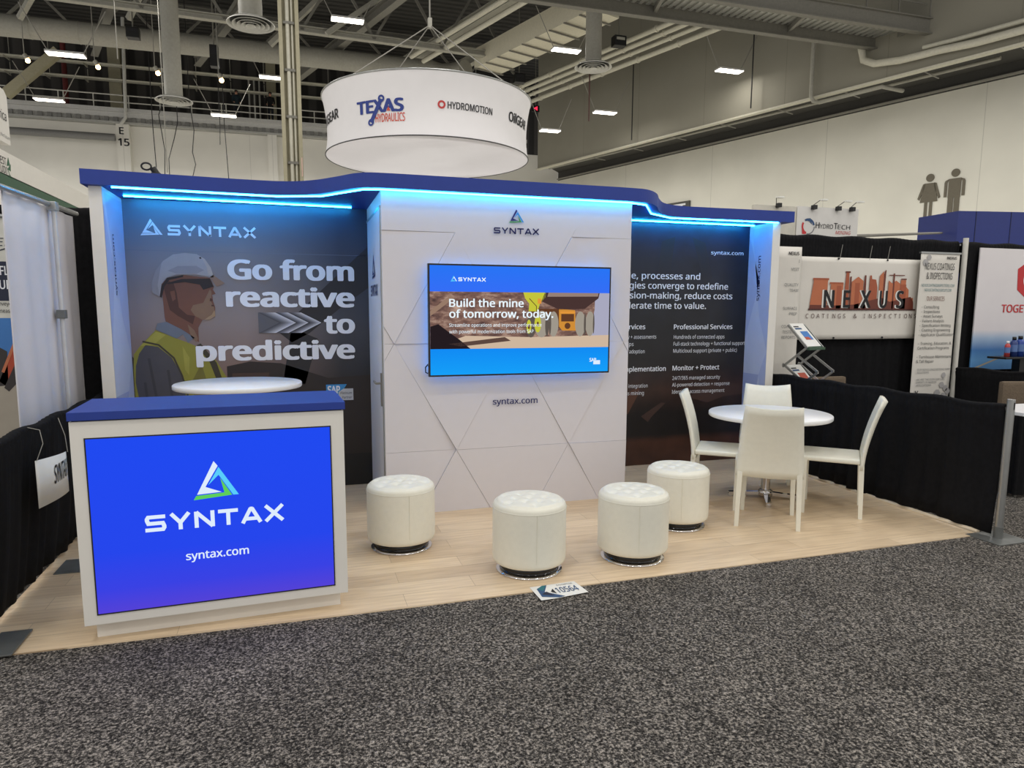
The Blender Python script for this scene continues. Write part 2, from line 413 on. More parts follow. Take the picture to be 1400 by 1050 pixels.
def wall_material(name, rgb, seam, rough=.8):
    """painted wall with fine vertical panel joints every `seam` metres and faint grime"""
    m, nt, b = nodes(name); n = nt.nodes; l = nt.links
    tc = n.new('ShaderNodeTexCoord'); nz = n.new('ShaderNodeTexNoise'); nz.inputs['Scale'].default_value = .35; nz.inputs['Detail'].default_value = 6
    rp = n.new('ShaderNodeValToRGB'); c = L3(rgb)
    rp.color_ramp.elements[0].position = .3; rp.color_ramp.elements[0].color = tuple(v * .9 for v in c[:3]) + (1,); rp.color_ramp.elements[1].position = .6; rp.color_ramp.elements[1].color = c
    sp = n.new('ShaderNodeSeparateXYZ'); md = n.new('ShaderNodeMath'); md.operation = 'PINGPONG'; md.inputs[1].default_value = seam / 2
    lt = n.new('ShaderNodeMath'); lt.operation = 'LESS_THAN'; lt.inputs[1].default_value = .012
    mx = n.new('ShaderNodeMixRGB'); mx.inputs[2].default_value = tuple(v * .72 for v in c[:3]) + (1,)
    l.new(tc.outputs['Object'], nz.inputs['Vector']); l.new(nz.outputs['Fac'], rp.inputs[0]); l.new(tc.outputs['Object'], sp.inputs[0])
    l.new(sp.outputs[0], md.inputs[0]); l.new(md.outputs[0], lt.inputs[0]); l.new(lt.outputs[0], mx.inputs[0]); l.new(rp.outputs[0], mx.inputs[1]); l.new(mx.outputs[0], b.inputs['Base Color'])
    b.inputs['Roughness'].default_value = rough
    return m
def corrugated(name, rgb, axis, pitch):
    m, nt, b = nodes(name); n = nt.nodes; l = nt.links
    tc = n.new('ShaderNodeTexCoord'); wv = n.new('ShaderNodeTexWave'); wv.bands_direction = axis; wv.inputs['Scale'].default_value = .314 / pitch; wv.inputs['Distortion'].default_value = 0
    rp = n.new('ShaderNodeValToRGB'); c = L3(rgb)
    rp.color_ramp.elements[0].position = .25; rp.color_ramp.elements[0].color = tuple(v * .35 for v in c[:3]) + (1,); rp.color_ramp.elements[1].position = .6; rp.color_ramp.elements[1].color = c
    bp = n.new('ShaderNodeBump'); bp.inputs['Strength'].default_value = .6; bp.inputs['Distance'].default_value = .05
    l.new(tc.outputs['Object'], wv.inputs['Vector']); l.new(wv.outputs['Fac'], rp.inputs[0]); l.new(rp.outputs[0], b.inputs['Base Color'])
    l.new(wv.outputs['Fac'], bp.inputs['Height']); l.new(bp.outputs[0], b.inputs['Normal']); b.inputs['Roughness'].default_value = .7
    return m
struct('floor', MB().box((-16, -5.2, -.05), (34, 3.1, 0)), carpet_material())
M_CONC = mat('pale_concrete_floor', (200, 197, 188), .6, var=.06, scale=.8)  # floor out of view, made pale to bounce light up into the hall
struct('floor_hall', MB().box((-22, 3.1, -.05), (34, 46, 0)), M_CONC); struct('floor_front', MB().box((-16, -18, -.05), (34, -5.2, 0)), M_CONC)
M_WL = wall_material('lower_wall_paint', (226, 224, 212), 6.3)
M_WU = wall_material('upper_wall_dimmed', (150, 147, 134), 4.2)  # darker base colour stands for the weaker light on the upper wall
M_WB = wall_material('back_wall_paint', (228, 226, 218), 7.0)
M_DARKWALL = corrugated('dark_corrugated_wall', (74, 71, 68), 'X', .9)
M_DECK = corrugated('dark_roof_deck', (66, 65, 62), 'Y', .5)
D = Vector((.3257, -.9455, 0)).normalized(); NW = Vector((-D.y * -1, 0, 0))
NRM = Vector((D.y, -D.x, 0))            # out of the right wall, towards the hall
def wall_slab(a, b, z0, z1, t=.3):
    a = Vector(a); b = Vector(b); d = (b - a).normalized(); n = Vector((-d.y, d.x, 0)) * t
    p = [a, b, b + n, a + n]
    vs = [(q.x, q.y, z0) for q in p] + [(q.x, q.y, z1) for q in p]
    return MB().add(vs, [[3, 2, 1, 0], [4, 5, 6, 7], [0, 1, 5, 4], [1, 2, 6, 5], [2, 3, 7, 6], [3, 0, 4, 7]], False)
def struct_wall(name, a, b, z0, z1, m, t=.3):
    """wall built in its own frame so that its panel joints follow it"""
    a = Vector(a); b = Vector(b); d = b - a
    o = MB().box((0, 0, z0), (d.length, t, z1)).build(name, m, autoorigin=False)
    o.location = a; o.rotation_euler = (0, 0, math.atan2(d.y, d.x)); o['kind'] = 'structure'
    return o
RL0 = Vector((18.45, 41.2, 0)); RL1 = RL0 + D * 52
RU0 = Vector((15.9, 38.1, 0)); RU1 = RU0 + D * 50
struct_wall('wall_right', RL0, RL1, 0, 10.18, M_WL)
struct_wall('trim_0', RL0, RL1, 10.18, 10.75, mat('dark_wall_cap', (72, 71, 68), .85))
struct_wall('wall_right_upper', RU0, RU1, 10.23, 20, M_WU, .25)
struct('trim_1', MB().beam(RU0 + Vector((0, 0, 10.18)), RU1 + Vector((0, 0, 10.18)), .27, .07), mat('soffit_edge_paint', (205, 202, 186), .6))
struct('trim_2', MB().beam(RL0 + NRM * .06 + Vector((0, 0, 10.27)), RL1 + NRM * .06 + Vector((0, 0, 10.27)), .12, .07), mat('cap_rail', (150, 148, 138), .7))
sof = MB(); a, b = RU0 - NRM * -.1, RU1 - NRM * -.1
sof.add([RU0 + Vector((0, 0, 10.72)), RU1 + Vector((0, 0, 10.72)), RL1 + Vector((0, 0, 10.72)), RL0 + Vector((0, 0, 10.72))], [[0, 1, 2, 3]], False)
struct('ceiling_soffit', sof, mat('dark_soffit', (74, 73, 69), .9))
struct_wall('wall_back', (-22, 41.6, 0), (18.6, 41.6, 0), 0, 11.83, M_WB)
struct_wall('wall_back_upper', (-22, 44.4, 0), (22, 44.4, 0), 11.4, 19, M_DARKWALL)
struct('ceiling', MB().box((-22, 6, 17.4), (30, 46, 17.6)), M_DECK)
for i, (xa, xb) in enumerate(((-8.0, -7.35), (.02, .55))):
    o = struct('trim_%d' % (3 + i), MB().box((xa, 41.22, 0), (xb, 41.6, 11.83)), M_WB)
g = Gfx(o=(0, 41.22, 0)); g.text('E', -7.85, 11.28, .36, M_INK, bold=.03, layer=8); g.text('15', -7.93, 10.66, .38, M_INK, bold=.03, layer=8)
tag(g.mb.build('column_mark', g.ml, recalc=False), 'black painted bay mark E 15 on the pale back wall pilaster', 'sign')

# balcony along the back wall
bal = thing('balcony', 'grey steel balcony with pipe railing along the pale back wall', 'balcony', (-2, 41.4, 11.84))
m_ = MB(); m_.box((-22, 41.25, 12.2), (16.2, 44.3, 12.6)); m_.box((-22, 41.1, 12.45), (16.2, 41.3, 12.66)); m_.build('deck', mat('balcony_paint', (190, 190, 188), .5, var=.05), bal)
m_ = MB(); m_.box((-22, 41.2, 11.84), (16.2, 41.9, 11.95)); m_.box((-22, 41.3, 11.95), (16.2, 41.6, 12.2)); m_.build('ledge_beam', mat('balcony_beam_paint', (170, 170, 166), .5), bal)
m_ = MB(); x = -21.9; zz = []
while x < 16: zz += [(x, 41.22), (x + .22, 41.22), (x + .22, 41.3), (x + .46, 41.3)]; x += .46
m_.add([(a_, b_, 11.97) for a_, b_ in zz] + [(a_, b_, 12.19) for a_, b_ in zz], [[i, i + 1, len(zz) + i + 1, len(zz) + i] for i in range(len(zz) - 1)], False)
m_.build('corrugated_edge', mat('balcony_dark', (120, 120, 118), .7), bal)
m_ = MB()
for z in (13.4, 13.02): m_.tube([(-22, 41.35, z), (16, 41.35, z)], .035, 6)
m_.build('handrail', M_RAIL, bal)
for x in (-20.5, -18.8, -17, -15.3, -13.8, -12.3, -10.75, -10.5, -9.05, -7.3, -5.7, -4.05, -2.45, -2.2, -.6, 1.1, 2.75, 4.4, 6, 7.6, 9.2, 10.8, 12.4, 14):
    MB().tube([(x, 41.35, 12.6), (x, 41.35, 13.42)], .032, 6).build('rail_post', M_RAIL, bal)
for xa, xb in ((-8.7, -8.05), (.0, .56), (8.6, 9.2)):
    tag(MB().box((xa, 43.6, 12.6), (xb, 44.3, 17)).build('balcony_column', M_TAN), {-8.7: 'tan steel column behind the balcony rail above the E 15 pilaster', .0: 'tan steel column behind the balcony near the persons', 8.6: 'tan steel column at the back of the balcony hidden behind the round hanging sign'}[xa], 'column')
tag(MB().tube([(-10.9, 43.4, 12.62), (-10.9, 43.4, 17)], .14, 10).build('standpipe', mat('red_pipe_paint', (110, 40, 38), .6)), 'dark red vertical pipe behind the balcony railing', 'pipe')
tag(MB().beam((-12.9, 40.3, 12.66), (-10.3, 40.3, 15.1), .45, .45).build('brace_beam', M_TAN), 'tan diagonal steel brace behind the balcony railing at left', 'beam')
tag(MB().tube([(-7.27, 40.98, 17.4), (-7.4, 40.98, 12.7), (-7.45, 40.98, 12.1), (-7.7, 40.98, 11.75)], .09, 8).build('downpipe', mat('white_pipe_paint', (200, 200, 194), .5)), 'white vertical pipe running down the balcony front above the E 15 mark', 'pipe')
tag(MB().tube([(-22, 40.9, 11.0), (-8, 40.9, 11.0)], .2, 10).build('wall_pipe', mat('grey_pipe_paint', (120, 120, 118), .5)), 'long grey horizontal pipe on the back wall under the balcony', 'pipe')
for z, nm in ((14.4, 'lower'), (15.2, 'upper')):
    m_ = MB()
    for dy in (0, .25, .5, .75): m_.tube([(-22, 42 + dy, z + dy * .15), (15.5, 42 + dy, z + dy * .15)], .05, 6)
    x = -21
    while x < 15: m_.beam((x, 41.9, z - .06), (x, 42.9, z - .02), .06, .05); m_.tube([(x, 42.9, z), (x, 42.9, 17.38 if nm == 'upper' else 15.1)], .015, 4); x += 1.9
    tag(m_.build('pipe_rack', M_PIPE), nm + ' rack of thin pale pipes above the back balcony', 'pipes')
m_ = MB()
for k in range(3): m_.tube([(-1.6 + k * .3 + .6, 43.2, 12.9), (-1.6 + k * .3 + .6, 43.2, 15.5)], .05, 6)
tag(m_.build('conduit_drop', M_RAIL), 'three pale vertical conduits behind the balcony beside the persons', 'pipes')

# people on the balcony
def person(loc, h, shirt, label, face):
    root = thing('person', label, 'person', (0, 0, 0))
    J = {'pel': (0, 0, .53), 'chest': (0, 0, .72), 'neck': (0, .0, .83), 'chin': (0, -.012, .87), 'head': (0, -.01, .945), 'shl': (-.105, 0, .80), 'shr': (.105, 0, .80),
         'ell': (-.135, -.02, .63), 'elr': (.135, -.02, .63), 'wl': (-.09, -.13, .56), 'wr': (.09, -.13, .56), 'hl': (-.08, -.16, .55), 'hr': (.08, -.16, .55),
         'hipl': (-.05, 0, .49), 'hipr': (.05, 0, .49), 'knl': (-.055, -.015, .27), 'knr': (.055, -.015, .27), 'anl': (-.058, 0, .03), 'anr': (.058, 0, .03), 'tol': (-.062, -.07, .012), 'tor': (.062, -.07, .012)}
    R = {'pel': .085, 'chest': .095, 'neck': .034, 'chin': .045, 'head': .056, 'shl': .042, 'shr': .042, 'ell': .03, 'elr': .03, 'wl': .02, 'wr': .02, 'hl': .022, 'hr': .022, 'hipl': .06, 'hipr': .06, 'knl': .042, 'knr': .042, 'anl': .027, 'anr': .027, 'tol': .024, 'tor': .024}
    ed = [('pel', 'chest'), ('chest', 'neck'), ('neck', 'chin'), ('chin', 'head'), ('chest', 'shl'), ('chest', 'shr'), ('shl', 'ell'), ('ell', 'wl'), ('wl', 'hl'), ('shr', 'elr'), ('elr', 'wr'), ('wr', 'hr'), ('pel', 'hipl'), ('pel', 'hipr'), ('hipl', 'knl'), ('knl', 'anl'), ('anl', 'tol'), ('hipr', 'knr'), ('knr', 'anr'), ('anr', 'tor')]
    names = list(J); me = bpy.data.meshes.new('sk'); me.from_pydata([tuple(c * h for c in J[n]) for n in names], [(names.index(p), names.index(q)) for p, q in ed], [])
    ob = bpy.data.objects.new('sk', me); COL.objects.link(ob)
    md = ob.modifiers.new('s', 'SKIN'); ob.modifiers.new('d', 'SUBSURF').levels = 1
    for i, n in enumerate(names): me.skin_vertices[0].data[i].radius = (R[n] * h, R[n] * h)
    me.skin_vertices[0].data[0].use_root = True
    dg = bpy.context.evaluated_depsgraph_get(); me2 = bpy.data.meshes.new_from_object(ob.evaluated_get(dg)); bpy.data.objects.remove(ob); bpy.data.meshes.remove(me)
    for m in (shirt, mat('skin_tone', (190, 140, 115), .6), mat('dark_trousers', (34, 36, 44), .9)): me2.materials.append(m)
    for p in me2.polygons:
        c = p.center / h
        p.material_index = 1 if c.z > .845 or (abs(c.y + .15) < .04 and .5 < c.z < .6) else (2 if c.z < .52 else 0); p.use_smooth = True
    me2.name = 'body'; o = bpy.data.objects.new('body', me2); COL.objects.link(o); o.parent = root
    MB().ball((0, .012 * h, .962 * h), .058 * h, 8, (1, 1, .85)).build('hair', mat('dark_hair', (30, 24, 22), .8), root)
    m_ = MB()
    for sx in (-1, 1): m_.ball((sx * .02 * h, -.064 * h, .95 * h), .006 * h, 4)
    m_.ball((0, -.068 * h, .93 * h), .011 * h, 4)
    m_.build('face', mat('skin_shadow', (150, 100, 82), .6), root)
    root.location = loc; root.rotation_euler = (0, 0, face)
    return root
person((-1.64, 41.75, 12.62), 1.72, mat('dark_teal_shirt', (30, 46, 54), .9), 'person in a dark teal top leaning at the balcony rail, left one', .2)
person((.25, 41.75, 12.62), 1.78, mat('black_shirt', (18, 18, 20), .9), 'person in black standing at the balcony rail, right one', -.1)

# ------------------------------------------------------------------ roof steel, ducts, pipes
def truss(a, b, ht, n, label, w=.22):
    a = Vector(a); b = Vector(b); up = Vector((0, 0, ht))
    t = thing('roof_truss', label, 'truss', tuple((a + b) / 2))
    MB().ibeam(a, b, w * 1.3, w, .05).build('bottom_chord', M_STEEL2, t)
    MB().ibeam(a + up, b + up, w * 1.3, w, .05).build('top_chord', M_STEEL, t)
    for i in range(n):
        p = a.lerp(b, i / n); q = a.lerp(b, (i + 1) / n)
        MB().beam(p, p.lerp(q, .5) + up, .11, .11).build('web_bar', M_STEEL, t); MB().beam(p.lerp(q, .5) + up, q, .11, .11).build('web_bar', M_STEEL, t)
    return t
truss((-20, 28.6, 13.75), (11.4, 30.2, 13.75), 2.6, 10, 'grey roof truss crossing above the round hanging sign')
truss((-20, 37, 14.9), (15, 38, 14.9), 2.0, 9, 'far grey roof truss over the back balcony')
truss((-20, 22.5, 16.0), (14, 23.2, 16.0), 1.2, 9, 'near grey roof truss at the top edge over the ceiling lamps')
for i, (bx, by, z, lab) in enumerate(((10.68, 34.3, 14.8, 'roof beam beside the beige rectangular duct'), (8.05, 34.0, 14.9, 'roof beam with pipes left of the beige duct'), (4.6, 31, 14.6, 'roof beam above the round hanging sign'), (-.5, 31, 15.0, 'roof beam over the tan hall column'), (-5.5, 31, 15.0, 'roof beam over the upper left ceiling lamp'))):
    p = Vector((bx, by, z)); m_ = MB().ibeam(p - D * 9, p + D * 16, .34, .42, .05)
    tag(m_.build('roof_beam', M_STEEL2 if i < 2 else M_STEEL), 'long grey steel ' + lab, 'beam')
for i, (pa, pb, lab) in enumerate((((-6.9, 30, 16.5), (-9.6, 32.5, 13.9), 'grey diagonal roof strut at upper left'), ((-3.2, 29.5, 16.6), (-5.2, 31.5, 14.0), 'grey diagonal roof strut above the dark speaker box'), ((3.0, 29.5, 13.6), (6.8, 30.0, 16.6), 'grey diagonal roof strut right of the tan hall column'), ((.6, 31, 13.4), (3.2, 29.8, 15.6), 'short diagonal roof strut behind the tan hall column'))):
    tag(MB().beam(pa, pb, .2, .2).build('roof_strut', M_STEEL2), lab, 'beam')
# big round air duct with an elbow towards the viewer
pts = [(-20, 33.4, 13.85), (8.4, 33.4, 13.85)] + [(8.4 + 1.7 * math.sin(q), 33.4 - 1.7 * (1 - math.cos(q)), 13.7) for q in (.3, .6, .9, 1.2)]
du = thing('air_duct', 'long grey round air duct crossing below the roof at upper left', 'duct', (-5, 33.4, 13.4))
MB().tube(pts, .46, 20).build('duct_run', M_DUCT, du)
m_ = MB()
for k in range(15): m_.tube([(-19 + k * 1.9, 33.4, 13.85), (-18.96 + k * 1.9, 33.4, 13.85)], .475, 20)
m_.build('seam_band', M_STEEL2, du)
m_ = MB(); a = Vector((10.85, 31.0, 13.75)); m_.beam(a - D * .2, a + D * 8.2, 1.5, .9)
rd = thing('rectangular_duct', 'beige flat rectangular duct with cross hangers running toward the viewer', 'duct', (12, 27, 13.3))
m_.build('duct_body', M_DUCTL, rd)
m_ = MB(); cx = Vector((-D.y, D.x, 0))
for k in range(9):
    p = a + D * (k * .95) + Vector((0, 0, -.5)); m_.beam(p - cx * .85, p + cx * .85, .06, .05)
m_.build('hanger_bar', M_STEEL, rd)
for k, (bx, by, z, rad, lab) in enumerate(((13.24, 34.9, 13.7, .11, 'first'), (13.6, 34.9, 13.55, .10, 'second'), (13.95, 34.9, 13.4, .09, 'third'), (14.35, 34.9, 13.2, .11, 'fourth and lowest'))):
    p = Vector((bx, by, z)); q = p + D * 17; m_ = MB().tube([p, q], rad, 10)
    for j in range(7): c = p.lerp(q, j / 7 + .05); m_.tube([c, c + D * .08], rad * 1.35, 10)
    tag(m_.build('ceiling_pipe', M_PIPE), lab + ' of four pale pipes running beside the grey upper wall', 'pipe', 'four pale pipes by the upper wall')
for k, (bx, by, z, lab) in enumerate(((7.2, 32.3, 14.0, 'left'), (7.75, 32.0, 13.75, 'right'))):
    p = Vector((bx, by, z)); tag(MB().tube([p, p + D * 14], .11, 10).build('ceiling_pipe', M_PIPE), lab + ' of two pale pipes above the top of the round hanging sign', 'pipe')
def diffuser(cx, cy, z, r, top, label):
    t = thing('air_diffuser', label, 'air vent', (cx, cy, z))
    MB().tube([(cx, cy, z + .12), (cx, cy, top)], .3, 20).build('drop_duct', M_DUCT, t)
    m_ = MB()
    for i, rr_ in enumerate((1.0, .78, .58, .4, .22)):
        m_.lathe([(r * rr_, .03 - i * .012), (r * rr_, .045 - i * .012), (r * (rr_ - .15), .12 - i * .012), (r * (rr_ - .15), .10 - i * .012), (r * rr_, .03 - i * .012)], (cx, cy, z), 32)
    m_.build('vane_ring', mat('diffuser_white', (214, 213, 206), .5), t)
    MB().lathe([(r * .9, .1), (.001, .11)], (cx, cy, z), 32).build('throat', mat('diffuser_dark', (60, 60, 58), .7), t)
    return t
diffuser(-2.57, 24.35, 8.85, .62, 13.5, 'white round air diffuser on grey drop duct left of the tan hall column')
diffuser(.44, 16.92, 9.02, .61, 13.5, 'large white round air diffuser at the top edge beside the tan hall column')
diffuser(12.25, 21.45, 10.54, .69, 14.5, 'white round air diffuser on grey drop duct right of the hanging sign')
tag(MB().tube([(12.5, 22.35, 17.4), (12.5, 22.35, 8.9)], .03, 6).build('sprinkler_drop', mat('rust_pipe', (80, 50, 44), .6)), 'thin dark drop pipe under the right air diffuser', 'pipe')
def fixture(x, y, z, ln, label, pw=110):
    t = thing('ceiling_lamp', label, 'ceiling light', (x, y, z))
    MB().box((x - ln / 2, y - .22, z), (x + ln / 2, y + .22, z + .07), .01).build('housing', mat('lamp_housing', (190, 190, 188), .4), t)
    MB().box((x - ln / 2 + .02, y - .2, z - .02), (x + ln / 2 - .02, y + .2, z)).build('diffuser', M_LAMP, t)
    for sx in (-1, 1): MB().tube([(x + sx * ln * .45, y, z + .07), (x + sx * ln * 1.1, y, z + 1.6)], .018, 5).build('hanger_cable', M_CABLEL, t)
    lamp((x, y, z - .05), pw, ln, .4)
    return t
fixture(-6.19, 25.67, 10.51, 1.22, 'lit panel lamp hanging at upper left in front of the long round duct')
fixture(-9.31, 34.58, 11.14, 1.22, 'lit panel lamp hanging over the left end of the balcony railing')
fixture(3.56, 24.74, 12.45, 1.22, 'lit panel lamp at the top edge between tan column and hanging sign')
fixture(.5, 34.05, 12.91, 1.08, 'lit panel lamp just left of the tan hall column')
fixture(-1.78, 34.48, 11.04, 1.16, 'lit panel lamp below the persons on the balcony')
fixture(12.46, 24.78, 12.32, 1.22, 'lit panel lamp beside the right drop duct under the beige duct')
fixture(19.52, 23.56, 11.82, 1.2, 'lit panel lamp in front of the grey upper wall, rightmost of all', 35)
fixture(16.23, 29.06, 11.25, 1.16, 'lit panel lamp in front of the grey wall below the right air diffuser', 60)
fixture(13.61, 29.73, 10.35, 1.01, 'lit panel lamp just right of the round hanging sign')
for x, y, z, lab in ((-9.5, 32.77, 12.27, 'leftmost'), (-6.58, 31.85, 12.0, 'second from left'), (-4.09, 31.06, 11.75, 'third from left beside the drop duct'), (-1.45, 30.22, 11.45, 'rightmost above the persons')):
    t = thing('spot_lamp', 'small warm glowing spot lamp under the long duct, ' + lab, 'spotlight', (x, y, z))
    MB().tube([(x - .12, y, z + .25), (x, y, z + .08)], .09, 10).build('lamp_can', M_STEEL2, t); MB().ball((x, y, z), .1, 6).build('bulb', M_BULB, t); MB().tube([(x - .12, y, z + .25), (x - .12, y, 17.4)], .02, 5).build('hanger', M_CABLEL, t)
for x, y, z, sx, lab in ((-4.96, 31, 13.05, .5, 'black speaker box hung in front of the long round duct'), (-1.77, 31, 12.2, .35, 'black hanging device with small screen under the long duct'), (15.2, 25.5, 13.0, .55, 'black floodlight box clamped to the pale pipes by the upper wall'), (12.4, 31, 12.85, .55, 'black box behind the right edge of the hanging sign')):
    t = thing('hanging_box', lab, 'equipment', (x, y, z)); hz = .9 if 'screen' in lab else .42
    MB().box((x - sx / 2, y - .2, z), (x + sx / 2, y + .2, z + hz), .02).build('cabinet', M_BLACK, t); MB().tube([(x, y, z + hz), (x, y, 17.4)], .03, 6).build('hanger', M_STEEL, t)
    MB().box((x - sx * .35, y - .215, z + hz * .55), (x + sx * .35, y - .2, z + hz * .8)).build('front_plate', M_STEEL2 if 'flood' in lab else M_INK, t)
# tan hall column with conduits
c_ = thing('hall_column', 'tall tan steel column with conduits behind the blue header', 'column', (1.39, 15.2, 0))
m_ = MB(); m_.box((1.15, 15.0, 0), (1.24, 15.42, 17)); m_.box((1.54, 15.0, 0), (1.63, 15.42, 17)); m_.box((1.2, 15.18, 0), (1.6, 15.24, 17)); m_.build('column_shaft', M_TAN, c_)
MB().tube([(1.36, 15.1, 0), (1.36, 15.1, 17)], .05, 8).build('conduit', M_PIPE, c_); MB().tube([(1.47, 15.12, 0), (1.47, 15.12, 9.5)], .03, 8).build('conduit', M_PIPE, c_)
m_ = MB()
for z in (5.2, 6.3, 7.4, 8.5): m_.box((1.26, 15.05, z), (1.52, 15.16, z + .06))
m_.build('conduit_strap', M_STEEL, c_)
tag(MB().box((1.585, 14.98, 4.9), (1.61, 15.0, 5.35)).build('column_sticker', mat('pale_pink_sticker', (222, 190, 180), .6)), 'small pale vertical sticker low on the tan hall column', 'sticker')
# crossing walkway at upper right
wk = thing('walkway', 'steel walkway with corrugated deck crossing to the grey wall at upper right', 'walkway', (14, 18, 11.4))
MB().ibeam((4, 18.75, 11.62), (23.3, 18.75, 11.62), .24, .42, .04).build('rear_beam', M_STEEL, wk)
MB().ibeam((4, 16.95, 11.62), (23.3, 16.95, 11.62), .24, .5, .04).build('front_beam', M_STEEL, wk)
m_ = MB(); x = 4.0
while x < 23: m_.box((x, 17.05, 11.78), (x + .13, 18.7, 11.84)); m_.box((x + .13, 17.05, 11.84), (x + .27, 18.7, 11.88)); x += .27
m_.build('corrugated_deck', mat('galvanised_deck', (196, 196, 190), .35, .6), wk)
for x in (7.5, 12.8, 18.2, 22.6): MB().beam((x, 16.95, 11.66), (x + .5, 18.75, 11.66), .12, .16).build('cross_beam', M_STEEL, wk)
m_ = MB()
for z in (12.35, 12.8): m_.tube([(4, 16.95, z), (23, 16.95, z)], .03, 6)
m_.build('guard_rail', M_STEEL, wk)
for k in range(14): MB().tube([(5 + k * 1.4, 16.95, 11.8), (5 + k * 1.4, 16.95, 12.82)], .03, 6).build('rail_post', M_STEEL, wk)
# pipes on the right wall
def pipe(pts, r, m, label, nm='wall_pipe'): return tag(MB().tube(pts, r, 10).build(nm, m), label, 'pipe')
pipe([(22.2, 19.04, 11.6), (22.24, 18.9, 11.02), (22.39, 18.5, 10.79), (22.69, 17.64, 10.66), (22.93, 16.95, 10.64), (23.11, 16.4, 10.63), (23.49, 15.31, 10.55), (25.2, 10, 10.5)], .13, M_PIPE, 'thick pale pipe bending down beneath the walkway along the grey wall')
pipe([(23.0, 16.96, 10.9), (23.32, 15.99, 10.86), (25.3, 9.9, 10.8)], .08, M_PIPE, 'thin pale pipe above the thick pipe on the grey wall')
pipe([(21.55, 20.89, 14.0), (21.55, 20.83, 10.2), (21.6, 20.75, 10.0), (22.0, 20.9, 10.02), (22.9, 18.6, 10.05), (24.2, 18.9, 10.1)], .08, M_STEEL2, 'grey pipe dropping down the upper wall then turning under the soffit')
pipe([(17.0, 39, 10.5), (17.6 + 7.9, 39 - 23, 10.5)], .07, M_STEEL2, 'long grey pipe running inside the dark soffit gap')
for k in range(9):
    q = RU0 + D * (4 + k * 3.0) - NRM * .4; e_ = q - NRM * 1.5
    tag(MB().tube([(q.x, q.y, 10.7), (q.x, q.y, 10.35), (e_.x, e_.y, 10.33)], .025, 5).build('soffit_hanger', M_CABLEL), 'thin bent rod hanger inside the dark soffit gap', 'hanger', 'bent rod hangers in the soffit gap')
for x, y, z0, z1, lab in ((18.2, 30.0, 10.3, 14.2, 'left'), (20.5, 23.3, 10.3, 13.4, 'right')):
    tag(MB().tube([(x, y, z0), (x, y, z1)], .03, 5).build('wall_conduit', M_CABLE), 'thin dark vertical conduit on the grey upper wall, the %s one' % lab, 'pipe')
a = thing('exit_beacon', 'small glowing red exit beacon right of the hanging sign', 'sign', (15, 36, 13.1))
MB().box((14.8, 36, 13.0), (15.25, 36.1, 13.35)).build('case', M_BLACK, a); MB().tube([(15.02, 36.05, 13.35), (15.02, 36.05, 17.4)], .02, 5).build('hanger', M_STEEL, a); MB().add([(14.9, 35.98, 13.18), (15.12, 35.98, 13.3), (15.12, 35.98, 13.06)], [[0, 1, 2]]).build('lit_arrow', glow('red_sign_light', (255, 40, 70), 2.0), a)
# loose cables in front of the back wall
for pts, lab in (([(-4.7, 36, 11.9), (-4.95, 36, 11.2), (-4.76, 36, 9.5), (-4.85, 36, 7.9)], 'dark hanging cable left of the forked cable'),
                 ([(-4.1, 36, 10.9), (-4.3, 36, 10.1), (-4.6, 36, 9.1), (-4.61, 36, 7.9)], 'dark forked cable hanging in front of the pale back wall'),
                 ([(-3.5, 36, 11.9), (-3.35, 36, 10.6), (-3.48, 36, 9.5), (-3.36, 36, 8.9), (-3.55, 36, 8.2), (-3.5, 36, 7.8)], 'looped dark cable hanging in the middle of the pale back wall'),
                 ([(-2.11, 36, 10.9), (-2.15, 36, 9.96)], 'short dark cable end hanging below a ceiling lamp'),
                 ([(-1.9, 36, 11.0), (-1.8, 36, 7.9)], 'dark cable hanging straight down left of the tan column'),
                 ([(-5.25, 36, 10.7), (-5.19, 36, 8.3)], 'thin cable hanging leftmost on the pale back wall')):
    tag(MB().tube([(pts[0][0], pts[0][1], 17.4)] + pts, .022, 5).build('hanging_cable', M_CABLE), lab, 'cable')
for x, y, zt, zb, lab in ((-3.0, 18, 13, 8.2, 'thin pale cable dropping at the far left past a ceiling lamp'), (-2.1, 19, 13, 5.5, 'thin pale cable dropping beside the E 15 pilaster')):
    tag(MB().tube([(x, y, zt), (x, y, zb)], .012, 4).build('hanging_cable', M_CABLEL), lab, 'cable')

# ------------------------------------------------------------------ round hanging sign
DC = Vector((4.63, 14.1, 0)); FD = Vector((1.3517 - 4.63, -3.58 - 14.1, 0)).normalized(); RD = Vector((-FD.y, FD.x, 0))
Z0, Z1 = 5.31, 6.65
def drad(z):
    q = (z - Z0) / (Z1 - Z0); return 2.44 + .055 * ((q - .35) / .35) ** 2 if q < .35 else 2.44 + .11 * ((q - .35) / .65) ** 2
hs = thing('hanging_sign', 'large round white fabric sign hanging above the blue header', 'hanging sign', tuple(DC + Vector((0, 0, Z0))))
MB().lathe([(drad(Z0 + (Z1 - Z0) * i / 14), Z0 + (Z1 - Z0) * i / 14) for i in range(15)], DC, 96).build('fabric_ring', mat('sign_fabric', (236, 234, 236), .85, var=.012, scale=4), hs, recalc=True)
MB().lathe([(drad(Z0), Z0), (1.2, Z0 - .01), (.001, Z0 - .012)], DC, 96).build('bottom_cover', translucent_cloth('sign_fabric_bottom', (250, 248, 250), .75), hs)
m_ = MB(); m_.tube([DC + Vector((math.cos(q) * drad(Z0), math.sin(q) * drad(Z0), Z0)) for q in [2 * PI * i / 96 for i in range(97)]], .014, 6, False); m_.build('bottom_hoop', mat('hoop_dark', (70, 70, 72), .5), hs)
